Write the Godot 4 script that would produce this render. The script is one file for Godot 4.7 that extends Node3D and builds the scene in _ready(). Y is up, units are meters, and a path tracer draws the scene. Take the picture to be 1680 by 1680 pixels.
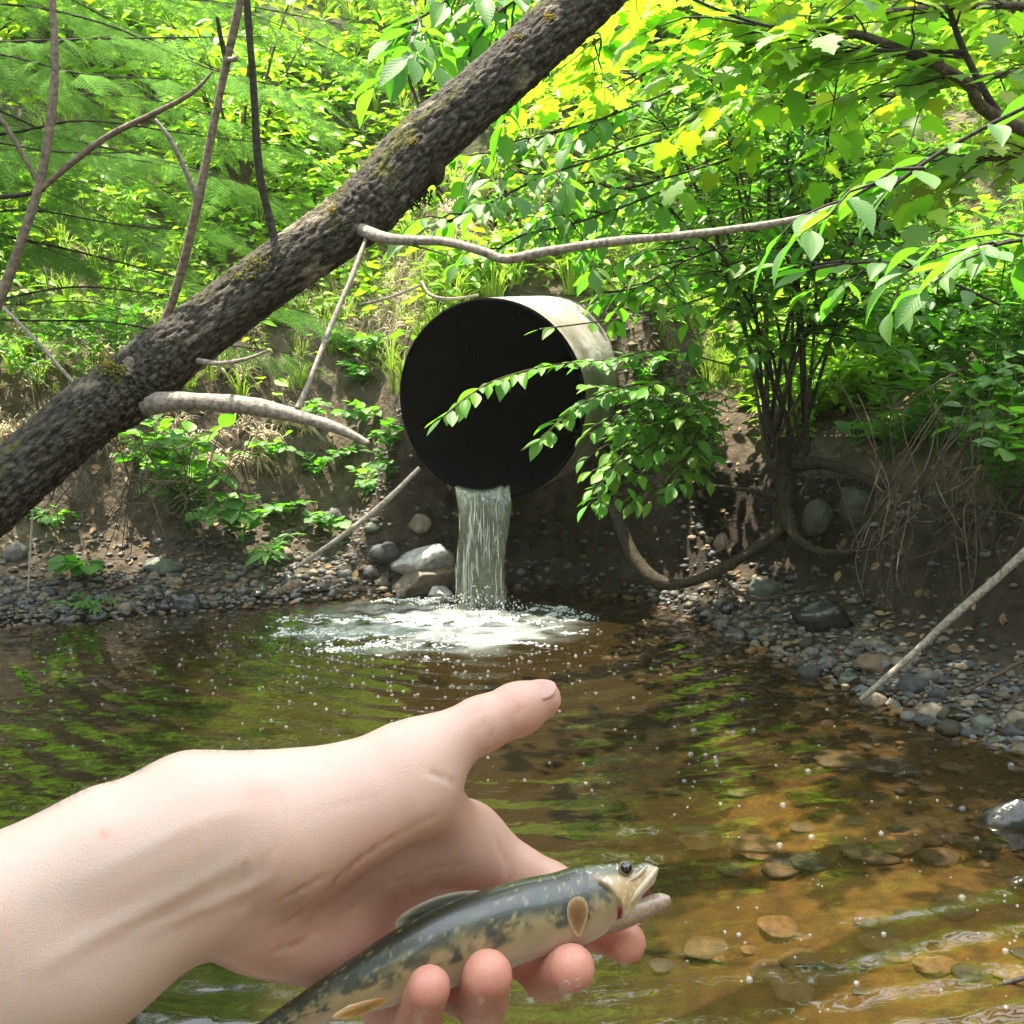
extends Node3D
# A hand holding a small trout in front of a culvert that pours into a woodland stream.
# Units are metres, y up, the water lies at y = 0, the camera looks along -z.

const EYE := Vector3(0, 1.0, 0)
const PITCH := -9.2
const FOV := 52.0
const HALF := 840.0
var lens := HALF / tan(deg_to_rad(FOV / 2.0))
var cam_basis := Basis(Vector3.RIGHT, deg_to_rad(PITCH))
var rng := RandomNumberGenerator.new()
var used := {}
var M := {}
var fn_a := FastNoiseLite.new()
var fn_b := FastNoiseLite.new()
var fn_c := FastNoiseLite.new()

# ------------------------------------------------------------------ naming
func numbered(called: String) -> String:
	var n: int = used.get(called, 0)
	used[called] = n + 1
	return called if n == 0 else "%s_%03d" % [called, n]

func tag(o: Node, label := "", category := "", group := "", kind := "") -> void:
	if label: o.set_meta("label", label)
	if category: o.set_meta("category", category)
	if group: o.set_meta("group", group)
	if kind: o.set_meta("kind", kind)

func thing(called: String, label: String, category: String, at := Vector3.ZERO, group := "") -> Node3D:
	var o := Node3D.new()
	o.name = numbered(called)
	add_child(o)
	o.position = at
	tag(o, label, category, group)
	return o

func put(called: String, mesh: Mesh, mat: Material, parent: Node = null, at := Transform3D.IDENTITY) -> MeshInstance3D:
	var o := MeshInstance3D.new()
	o.mesh = mesh
	o.material_override = mat
	o.transform = at
	if parent == null:
		o.name = numbered(called)
		add_child(o)
	else:
		o.name = called
		parent.add_child(o, true)
	return o

func scatter(called: String, mesh: Mesh, mat: Material, xf: Array, cols: Array, parent: Node = null) -> MultiMeshInstance3D:
	var mm := MultiMesh.new()
	mm.transform_format = MultiMesh.TRANSFORM_3D
	mm.use_colors = cols.size() > 0
	mm.mesh = mesh
	mm.instance_count = xf.size()
	for i in xf.size():
		mm.set_instance_transform(i, xf[i])
		if cols.size(): mm.set_instance_color(i, cols[i])
	var o := MultiMeshInstance3D.new()
	o.multimesh = mm
	o.material_override = mat
	o.set_meta("kind", "stuff")
	if parent == null:
		o.name = numbered(called)
		add_child(o)
	else:
		o.name = called
		parent.add_child(o, true)
	return o

# ------------------------------------------------------------------ geometry helpers
func px(x: float, y: float, d: float) -> Vector3:      # a point seen at that place in the photograph, d metres along the view axis
	return EYE + cam_basis * (Vector3((x - HALF) / lens, -(y - HALF) / lens, -1.0) * d)

func to_px(p: Vector3) -> Vector3:
	var q := cam_basis.inverse() * (p - EYE)
	var d := -q.z
	if d <= 0.01: return Vector3(-9999, -9999, d)
	return Vector3(HALF + q.x / d * lens, HALF - q.y / d * lens, d)

func rv(a := 1.0) -> Vector3:
	return Vector3(rng.randf_range(-a, a), rng.randf_range(-a, a), rng.randf_range(-a, a))

func rr(a: float, b: float) -> float:
	return rng.randf_range(a, b)

func lin(r: float, g: float, b: float) -> Color:       # a linear colour for albedo_color, which is sRGB
	return Color(r, g, b).linear_to_srgb()

func mesh_of(v: PackedVector3Array, idx: PackedInt32Array, n = null, c = null, uv = null) -> ArrayMesh:
	var a := []
	a.resize(Mesh.ARRAY_MAX)
	a[Mesh.ARRAY_VERTEX] = v
	a[Mesh.ARRAY_INDEX] = idx
	if n == null:
		var nn := PackedVector3Array()
		nn.resize(v.size())
		for i in range(0, idx.size(), 3):
			var f := (v[idx[i + 2]] - v[idx[i]]).cross(v[idx[i + 1]] - v[idx[i]])
			nn[idx[i]] += f
			nn[idx[i + 1]] += f
			nn[idx[i + 2]] += f
		for i in nn.size(): nn[i] = nn[i].normalized() if nn[i].length_squared() > 1e-20 else Vector3.UP
		n = nn
	a[Mesh.ARRAY_NORMAL] = n
	if c != null: a[Mesh.ARRAY_COLOR] = c
	if uv != null: a[Mesh.ARRAY_TEX_UV] = uv
	var m := ArrayMesh.new()
	m.add_surface_from_arrays(Mesh.PRIMITIVE_TRIANGLES, a)
	return m

func smooth_path(pts: Array, steps: int) -> Array:     # Catmull-Rom through Vector3 or Vector4 points
	var out := []
	var n := pts.size()
	for i in n - 1:
		var a = pts[maxi(i - 1, 0)]
		var b = pts[i]
		var c = pts[i + 1]
		var d = pts[mini(i + 2, n - 1)]
		for k in steps:
			var t := float(k) / steps
			out.append(0.5 * ((2.0 * b) + (c - a) * t + (2.0 * a - 5.0 * b + 4.0 * c - d) * t * t + (3.0 * b - a - 3.0 * c + d) * t * t * t))
	out.append(pts[n - 1])
	return out

# a swept tube; path is an array of Vector4 (place, radius)
class Tubes:
	var v := PackedVector3Array()
	var idx := PackedInt32Array()
	func add(path: Array, sides: int, wobble := 0.0, noise: FastNoiseLite = null, freq := 30.0) -> void:
		var base := v.size()
		var side := Vector3.ZERO
		var n := path.size()
		for i in n:
			var p := Vector3(path[i].x, path[i].y, path[i].z)
			var q0: Vector4 = path[maxi(i - 1, 0)]
			var q1: Vector4 = path[mini(i + 1, n - 1)]
			var t := Vector3(q1.x - q0.x, q1.y - q0.y, q1.z - q0.z).normalized()
			if side == Vector3.ZERO:
				side = t.cross(Vector3.UP if absf(t.y) < 0.9 else Vector3.RIGHT).normalized()
			side = (side - t * side.dot(t)).normalized()
			var up := t.cross(side)
			for k in sides:
				var a := TAU * k / sides
				var r: float = path[i].w
				var dir := side * cos(a) + up * sin(a)
				if noise: r *= 1.0 + wobble * noise.get_noise_3dv((p + dir * r) * freq)
				v.append(p + dir * r)
		for i in n - 1:
			for k in sides:
				var a := base + i * sides + k
				var b := base + i * sides + (k + 1) % sides
				var c := a + sides
				var d := b + sides
				idx.append_array([a, c, b, b, c, d])
		for e in [0, n - 1]:
			var mid := v.size()
			v.append(Vector3(path[e].x, path[e].y, path[e].z))
			for k in sides:
				var a: int = base + e * sides + k
				var b: int = base + e * sides + (k + 1) % sides
				if e == 0: idx.append_array([mid, a, b])
				else: idx.append_array([mid, b, a])

func v4(p: Vector3, r: float) -> Vector4:
	return Vector4(p.x, p.y, p.z, r)

func tube_mesh(path: Array, sides := 8, wobble := 0.0, freq := 30.0) -> ArrayMesh:
	var t := Tubes.new()
	t.add(path, sides, wobble, fn_a if wobble > 0.0 else null, freq)
	return mesh_of(t.v, t.idx)

func stone_mesh(seed_: int, flat: float, rough := 0.35, rings := 9, sides := 14, cut_at := 0.78) -> ArrayMesh:
	var v := PackedVector3Array()
	var idx := PackedInt32Array()
	var off := Vector3(seed_ * 13.7, seed_ * 5.1, seed_ * 3.3)
	for i in rings + 1:
		var la := PI * i / rings - PI / 2
		for k in sides:
			var lo := TAU * k / sides
			var d := Vector3(cos(la) * cos(lo), sin(la), cos(la) * sin(lo))
			var r := 1.0 + rough * fn_a.get_noise_3dv(d * 55.0 + off * 10.0) + rough * 0.5 * fn_a.get_noise_3dv(d * 150.0 + off * 10.0)
			var q := d * r
			# flatten towards a few cleavage planes
			for s in 5:
				var h := hash(seed_ * 31 + s)
				var nrm := Vector3(float(h % 200) / 100.0 - 1.0, float((h / 200) % 200) / 100.0 - 1.0, float((h / 40000) % 200) / 100.0 - 1.0).normalized()
				var over := q.dot(nrm) - cut_at
				if over > 0.0: q -= nrm * over * (0.8 if cut_at > 0.7 else 0.97)
			q.y *= flat
			v.append(q)
	for i in rings:
		for k in sides:
			var a := i * sides + k
			var b := i * sides + (k + 1) % sides
			idx.append_array([a, b, a + sides, b, b + sides, a + sides])
	return mesh_of(v, idx)

# ------------------------------------------------------------------ materials
func noise_tex(freq: float, size := 512, octaves := 5, normal := false, bump := 4.0, ramp: Gradient = null, kind := FastNoiseLite.TYPE_SIMPLEX_SMOOTH, seed_ := 1) -> NoiseTexture2D:
	var n := FastNoiseLite.new()
	n.noise_type = kind
	n.frequency = freq
	n.fractal_octaves = octaves
	n.seed = seed_
	var t := NoiseTexture2D.new()
	t.width = size
	t.height = size
	t.seamless = true
	t.noise = n
	t.as_normal_map = normal
	t.bump_strength = bump
	if ramp: t.color_ramp = ramp
	return t

func ramp(cols: Array, at: Array) -> Gradient:
	var g := Gradient.new()
	g.offsets = PackedFloat32Array(at)
	var c := PackedColorArray()
	for k in cols: c.append(k)
	g.colors = c
	return g

func mat(c: Color, rough := 0.8, spec := 0.5) -> StandardMaterial3D:
	var m := StandardMaterial3D.new()
	m.albedo_color = c
	m.roughness = rough
	m.metallic_specular = spec
	return m

func leaf_mat(r: float, g: float, b: float, back: Color, rough := 0.58) -> StandardMaterial3D:
	var m := mat(lin(r, g, b), rough, 0.5)
	m.backlight_enabled = true
	m.backlight = back.linear_to_srgb()
	m.cull_mode = BaseMaterial3D.CULL_DISABLED
	return m

func grain(m: StandardMaterial3D, normal: Texture2D, scale: float, strength := 1.0, albedo: Texture2D = null) -> StandardMaterial3D:
	m.uv1_triplanar = true
	m.uv1_world_triplanar = true
	m.uv1_scale = Vector3.ONE * scale
	if normal:
		m.normal_enabled = true
		m.normal_texture = normal
		m.normal_scale = strength
	if albedo: m.albedo_texture = albedo
	return m

func make_materials() -> void:
	var fine := noise_tex(0.03, 512, 5, true, 6.0)
	var mottle := noise_tex(0.012, 512, 5, false, 1.0, ramp([Color(0.45, 0.45, 0.45), Color(0.8, 0.8, 0.8), Color(1, 1, 1)], [0.0, 0.5, 1.0]))
	M.soil = grain(mat(Color.WHITE, 0.95, 0.3), fine, 2.2, 1.6, mottle)
	M.soil.vertex_color_use_as_albedo = true
	M.stone = grain(mat(Color.WHITE, 0.75, 0.5), fine, 5.0, 0.7, mottle)
	M.stone.vertex_color_use_as_albedo = true
	var stones := {"grey": [0.155, 0.145, 0.13], "dark": [0.055, 0.055, 0.055], "tan": [0.25, 0.20, 0.14], "pale": [0.72, 0.70, 0.66], "rust": [0.19, 0.12, 0.075], "green": [0.13, 0.15, 0.11], "slate": [0.065, 0.068, 0.07], "moss": [0.060, 0.066, 0.042], "amber": [0.25, 0.115, 0.017], "ochre": [0.17, 0.095, 0.02], "umber": [0.05, 0.035, 0.012]}
	for k in stones:
		M["stone_" + k] = grain(mat(lin(stones[k][0], stones[k][1], stones[k][2]), 0.7, 0.5), fine, 5.0, 0.7, mottle)
		M["wet_" + k] = grain(mat(lin(stones[k][0] * 0.6, stones[k][1] * 0.58, stones[k][2] * 0.55), 0.22, 0.5), fine, 5.0, 0.5, mottle)
	var bark_tex := noise_tex(0.010, 1024, 6, false, 1.0, ramp([Color(0.55, 0.54, 0.52), Color(0.8, 0.78, 0.76), Color(1, 1, 1)], [0.0, 0.5, 1.0]))
	M.bark = grain(mat(Color.WHITE, 0.9, 0.3), noise_tex(0.014, 1024, 6, true, 14.0), 4.0, 1.5, bark_tex)
	M.bark.vertex_color_use_as_albedo = true
	M.bark.uv1_triplanar = false
	M.bark.uv1_scale = Vector3(1, 1, 1)
	M.bark.normal_scale = 2.0
	M.twig = grain(mat(lin(0.24, 0.19, 0.14), 0.85, 0.3), fine, 12.0, 1.0, mottle)
	M.dead_twig = grain(mat(lin(0.42, 0.37, 0.31), 0.85, 0.3), fine, 12.0, 1.0, mottle)
	M.dark_twig = grain(mat(lin(0.07, 0.06, 0.05), 0.85, 0.3), fine, 12.0, 1.0, mottle)
	M.root = grain(mat(lin(0.15, 0.115, 0.075), 0.9, 0.3), fine, 8.0, 1.2, mottle)
	M.dark_root = grain(mat(lin(0.075, 0.060, 0.040), 0.9, 0.3), fine, 8.0, 1.5, mottle)
	M.moss = mat(lin(0.16, 0.17, 0.02), 1.0, 0.2)
	M.lichen = mat(lin(0.27, 0.20, 0.04), 1.0, 0.2)
	M.pipe = grain(mat(lin(0.42, 0.405, 0.375), 0.8, 0.35), fine, 3.0, 0.4, mottle)
	M.pipe.albedo_texture = noise_tex(0.006, 512, 5, false, 1.0, ramp([Color(0.62, 0.59, 0.54), Color(0.84, 0.82, 0.79), Color(1, 1, 1)], [0.15, 0.5, 0.8]))
	M.pipe.uv1_scale = Vector3(1.6, 1.6, 1.6)
	M.pipe_inside = mat(lin(0.004, 0.004, 0.0045), 0.85, 0.1)  # shade inside the pipe painted in as near black, rim included

func make_sky() -> void:
	var cam := Camera3D.new()
	cam.name = "camera"
	cam.fov = FOV
	cam.near = 0.02
	cam.far = 200.0
	cam.transform = Transform3D(cam_basis, EYE)
	add_child(cam)
	cam.current = true
	var sun := DirectionalLight3D.new()
	sun.name = "sun"
	sun.light_energy = 1.25
	sun.light_color = Color(1.0, 0.96, 0.88)
	sun.light_angular_distance = 0.5
	sun.shadow_enabled = true
	var towards := Vector3(-0.22, 0.93, -0.22).normalized()
	sun.transform = Transform3D(Basis.looking_at(-towards, Vector3.RIGHT), Vector3(0, 10, 0))
	add_child(sun)
	var w := WorldEnvironment.new()
	w.name = "surroundings"
	var e := Environment.new()
	e.background_mode = Environment.BG_SKY
	var s := ProceduralSkyMaterial.new()
	s.sky_top_color = Color(0.74, 0.77, 0.80)
	s.sky_horizon_color = Color(0.93, 0.93, 0.90)
	s.sky_curve = 0.15
	s.ground_bottom_color = Color(0.16, 0.15, 0.12)
	s.ground_horizon_color = Color(0.45, 0.46, 0.42)
	e.sky = Sky.new()
	e.sky.sky_material = s
	e.background_energy_multiplier = 1.5
	e.fog_enabled = true
	e.fog_density = 0.0016
	e.fog_light_color = Color(0.93, 0.96, 0.88)
	e.tonemap_mode = Environment.TONE_MAPPER_LINEAR
	e.tonemap_exposure = 5.1
	e.sdfgi_enabled = true
	e.ssao_enabled = true
	e.ssil_enabled = true
	w.environment = e
	add_child(w)

# ------------------------------------------------------------------ terrain
var pool := PackedVector2Array([Vector2(-9, -3.0), Vector2(-3.2, -3.35), Vector2(-1.81, -3.62), Vector2(-1.2, -3.80), Vector2(-0.7, -4.02), Vector2(-0.25, -4.18), Vector2(0.25, -4.22), Vector2(0.56, -3.95), Vector2(0.76, -3.45), Vector2(1.0, -2.86), Vector2(1.24, -2.42), Vector2(1.75, -1.3), Vector2(2.0, 0.0), Vector2(2.3, 2.0), Vector2(2.6, 5.0), Vector2(-3, 6), Vector2(-9, 4)])

func inland(x: float, z: float) -> float:              # metres from the waterline, positive on land
	var p := Vector2(x, z)
	var best := 1e9
	for i in pool.size():
		var a := pool[i]
		var b := pool[(i + 1) % pool.size()]
		best = minf(best, p.distance_to(Geometry2D.get_closest_point_to_segment(p, a, b)))
	return -best if Geometry2D.is_point_in_polygon(p, pool) else best

func curve(x: float, pts: Array) -> float:
	if x <= pts[0][0]: return pts[0][1]
	for i in pts.size() - 1:
		if x < pts[i + 1][0]:
			var t: float = (x - pts[i][0]) / (pts[i + 1][0] - pts[i][0])
			t = lerpf(t, t * t * (3 - 2 * t), 0.5)
			return lerpf(pts[i][1], pts[i + 1][1], t)
	var a: Array = pts[-2]
	var b: Array = pts[-1]
	return b[1] + (x - b[0]) * (b[1] - a[1]) / (b[0] - a[0])

var prof_left := [[0.0, 0.0], [0.30, 0.09], [0.52, 0.20], [0.85, 0.62], [1.25, 1.05], [2.2, 1.75], [4.0, 3.3], [10.0, 8.5]]
var prof_mid := [[0.0, 0.0], [0.08, 0.10], [0.12, 0.32], [0.17, 0.80], [0.26, 1.10], [0.60, 1.36], [1.6, 2.2], [4.0, 4.4], [10.0, 9.4]]
var prof_right := [[0.0, 0.0], [0.30, 0.07], [0.44, 0.13], [0.56, 0.46], [0.80, 0.66], [1.5, 1.1], [3.0, 2.2], [10.0, 7.0]]

func height(x: float, z: float) -> float:
	var s := inland(x, z) + 0.05 * fn_b.get_noise_2d(x * 60.0, z * 60.0)
	var h := 0.0
	if s < 0.0:
		var deep := lerpf(0.42, 0.16, smoothstep(0.0, 0.9, x) * smoothstep(-3.6, -2.4, z))
		h = -deep * (1.0 - exp(s * 0.5 / deep))
		return h + 0.015 * fn_b.get_noise_2d(x * 140.0, z * 140.0)
	var wl := smoothstep(-0.25, -0.75, x)
	var wr := smoothstep(0.52, 0.85, x)
	h = curve(s, prof_mid) * (1.0 - wl) * (1.0 - wr) + curve(s, prof_left) * wl + curve(s, prof_right) * wr
	if z > 0.0: h *= lerpf(1.0, 0.8, smoothstep(0.0, 3.0, z))
	h += smoothstep(0.1, 0.8, s) * (0.07 * fn_b.get_noise_2d(x * 45.0, z * 45.0) + 0.035 * fn_b.get_noise_2d(x * 150.0 + 40.0, z * 150.0)) + 0.008 * fn_b.get_noise_2d(x * 600.0, z * 600.0)
	return h

func ground_normal(x: float, z: float) -> Vector3:
	var e := 0.03
	return Vector3(height(x - e, z) - height(x + e, z), 2 * e, height(x, z - e) - height(x, z + e)).normalized()

func make_ground() -> void:
	# uneven rows: fine where the camera looks, coarse beyond
	var xs := []
	var x := -22.0
	while x < 22.0:
		xs.append(x)
		x += 0.035 if absf(x) < 2.4 else (0.12 if absf(x) < 4.5 else 0.9)
	var zs := []
	var z := -24.0
	while z < 16.0:
		zs.append(z)
		z += 0.035 if z > -5.6 and z < -1.2 else (0.10 if z > -8.0 and z < 0.0 else 0.8)
	var v := PackedVector3Array()
	var c := PackedColorArray()
	var idx := PackedInt32Array()
	var w := xs.size()
	for zz in zs:
		for xx in xs:
			var h := height(xx, zz)
			v.append(Vector3(xx, h, zz))
			var n1 := fn_b.get_noise_2d(xx * 80.0, zz * 80.0 + h * 60.0)
			var n2 := fn_b.get_noise_2d(xx * 25.0 + 99.0, zz * 25.0)
			var col := Color(0.085, 0.066, 0.046).lerp(Color(0.19, 0.152, 0.108), clampf(0.5 + n1, 0, 1))
			if h > 0.9: col = col.lerp(Color(0.07, 0.10, 0.025), clampf(smoothstep(0.9, 1.6, h) * (0.6 + n2), 0, 0.85))
			if h < 0.02:
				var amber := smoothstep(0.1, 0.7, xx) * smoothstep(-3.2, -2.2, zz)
				col = Color(0.016, 0.012, 0.005).lerp(Color(0.26, 0.125, 0.018), amber * clampf(0.55 + n1, 0, 1))  # dark bed colour stands in for light lost in the deep water
			if h >= 0.02 and h < 0.5: col = col.lerp(Color(0.045, 0.036, 0.026), maxf(smoothstep(0.75, 0.4, absf(xx - 0.1)), smoothstep(0.4, 0.7, xx) * smoothstep(0.02, 0.12, h)) * 0.85)  # wet earth under the pipe and cut bank, with shade painted in
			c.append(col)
	var mouth := px(803, 657, 4.0)
	for j in zs.size() - 1:
		for i in w - 1:
			var a := j * w + i
			for q in [[a, a + 1, a + w], [a + 1, a + w + 1, a + w]]:
				cut(v, c, idx, q[0], q[1], q[2], mouth, 0)
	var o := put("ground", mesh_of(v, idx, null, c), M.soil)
	tag(o, "brown earth bank and stony stream bed rising into a wooded slope", "ground", "", "structure")

const PIPE_AXIS := Vector3(0.36, 0.05, -0.93)

func cut(v: PackedVector3Array, c: PackedColorArray, idx: PackedInt32Array, a: int, b: int, e: int, mouth: Vector3, deep: int) -> void:
	# the bank is left open where the pipe runs through it: triangles there are split until they are small, those inside the wall go
	var ax := PIPE_AXIS.normalized()
	var m := (v[a] + v[b] + v[e]) / 3.0 - mouth
	var along := m.dot(ax)
	var big := maxf(maxf(v[a].distance_to(v[b]), v[b].distance_to(v[e])), v[e].distance_to(v[a]))
	var far := (m - ax * along).length()
	if along < -0.1 or along > 1.6 or far > 0.39 + big:
		idx.append_array([a, b, e])
		return
	if big < 0.02 or deep > 9:
		if far > 0.378: idx.append_array([a, b, e])
		return
	var l := [v[a].distance_squared_to(v[b]), v[b].distance_squared_to(v[e]), v[e].distance_squared_to(v[a])]
	var k := 0 if l[0] >= l[1] and l[0] >= l[2] else (1 if l[1] >= l[2] else 2)
	var p := [a, b, e]
	var s: int = p[k]
	var t: int = p[(k + 1) % 3]
	var o: int = p[(k + 2) % 3]
	var n := v.size()
	v.append((v[s] + v[t]) * 0.5)
	c.append(c[s].lerp(c[t], 0.5))
	cut(v, c, idx, s, n, o, mouth, deep + 1)
	cut(v, c, idx, n, t, o, mouth, deep + 1)

func make_water() -> void:
	var m := mat(lin(0.030, 0.020, 0.006), 0.03, 0.5)
	m.transparency = BaseMaterial3D.TRANSPARENCY_ALPHA
	m.albedo_color.a = 0.42
	M.water = m
	var v := PackedVector3Array()
	var n := PackedVector3Array()
	var idx := PackedInt32Array()
	var xs := []
	var x := -9.0
	while x < 3.0:
		xs.append(x)
		x += 0.014 if x > -2.0 and x < 1.5 else 0.25
	var zs := []
	var z := -4.5
	while z < 6.0:
		zs.append(z)
		z += 0.010 if z < -0.9 else 0.2
	var w := xs.size()
	for zz in zs:
		for xx in xs:
			var e := 0.004
			var h := wave(xx, zz)
			v.append(Vector3(xx, h, zz))
			n.append(Vector3(h - wave(xx + e, zz), e, h - wave(xx, zz + e)).normalized())
	for j in zs.size() - 1:
		for i in w - 1:
			var a := j * w + i
			idx.append_array([a, a + 1, a + w, a + 1, a + w + 1, a + w])
	var o := put("water", mesh_of(v, idx, n), m)
	tag(o, "dark brown stream water rippling out from the falling water", "water", "", "structure")

func wave(x: float, z: float) -> float:
	var d := Vector2(x + 0.15, z + 3.95).length()
	var near := exp(-d * 1.1)
	var h := (0.0007 + 0.005 * near) * sin(d * 58.0 + 7.0 * fn_b.get_noise_2d(x * 60.0, z * 60.0))
	h += (0.0014 + 0.010 * near) * fn_b.get_noise_2d(x * 130.0, z * 330.0)
	h += (0.0009 + 0.004 * near) * fn_b.get_noise_2d(x * 420.0 + 50.0, z * 1100.0)
	return h

# ------------------------------------------------------------------ culvert
func make_culvert() -> void:
	var mouth := px(803, 657, 4.0)
	var axis := PIPE_AXIS.normalized()   # from the mouth back into the bank
	var t := thing("culvert_pipe", "pale concrete culvert pipe with a black mouth jutting from the bank", "culvert", mouth)
	var bas := Basis(axis.cross(Vector3.UP).normalized(), Vector3.UP, axis).orthonormalized()
	bas = Basis(Vector3.UP.cross(axis).normalized(), axis.cross(Vector3.UP.cross(axis)).normalized(), axis)
	var ro := 0.384
	var ri := 0.366
	var sides := 72
	var prof := [[0.004, ro], [0.30, ro + 0.001], [0.6, ro], [1.2, ro], [6.0, ro]]
	for inside in [false, true]:
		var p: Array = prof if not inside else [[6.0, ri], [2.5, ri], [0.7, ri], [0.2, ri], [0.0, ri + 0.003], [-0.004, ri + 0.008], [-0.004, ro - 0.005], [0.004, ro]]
		var v := PackedVector3Array()
		var idx := PackedInt32Array()
		for q in p:
			for k in sides:
				var a := TAU * k / sides
				v.append(bas * Vector3(cos(a) * q[1], sin(a) * q[1], q[0]))
		for i in p.size() - 1:
			for k in sides:
				var a := i * sides + k
				var b := i * sides + (k + 1) % sides
				idx.append_array([a, a + sides, b, b, a + sides, b + sides])
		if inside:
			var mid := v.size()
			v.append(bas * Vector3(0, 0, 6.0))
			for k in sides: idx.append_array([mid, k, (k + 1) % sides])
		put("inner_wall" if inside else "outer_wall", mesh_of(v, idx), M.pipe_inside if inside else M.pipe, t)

# ------------------------------------------------------------------ leaning trunk
func path_px(a: Array) -> Array:                       # [x, y, depth, radius] ... -> Vector4
	var out := []
	for q in a: out.append(v4(px(q[0], q[1], q[2]), q[3]))
	return out

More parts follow.
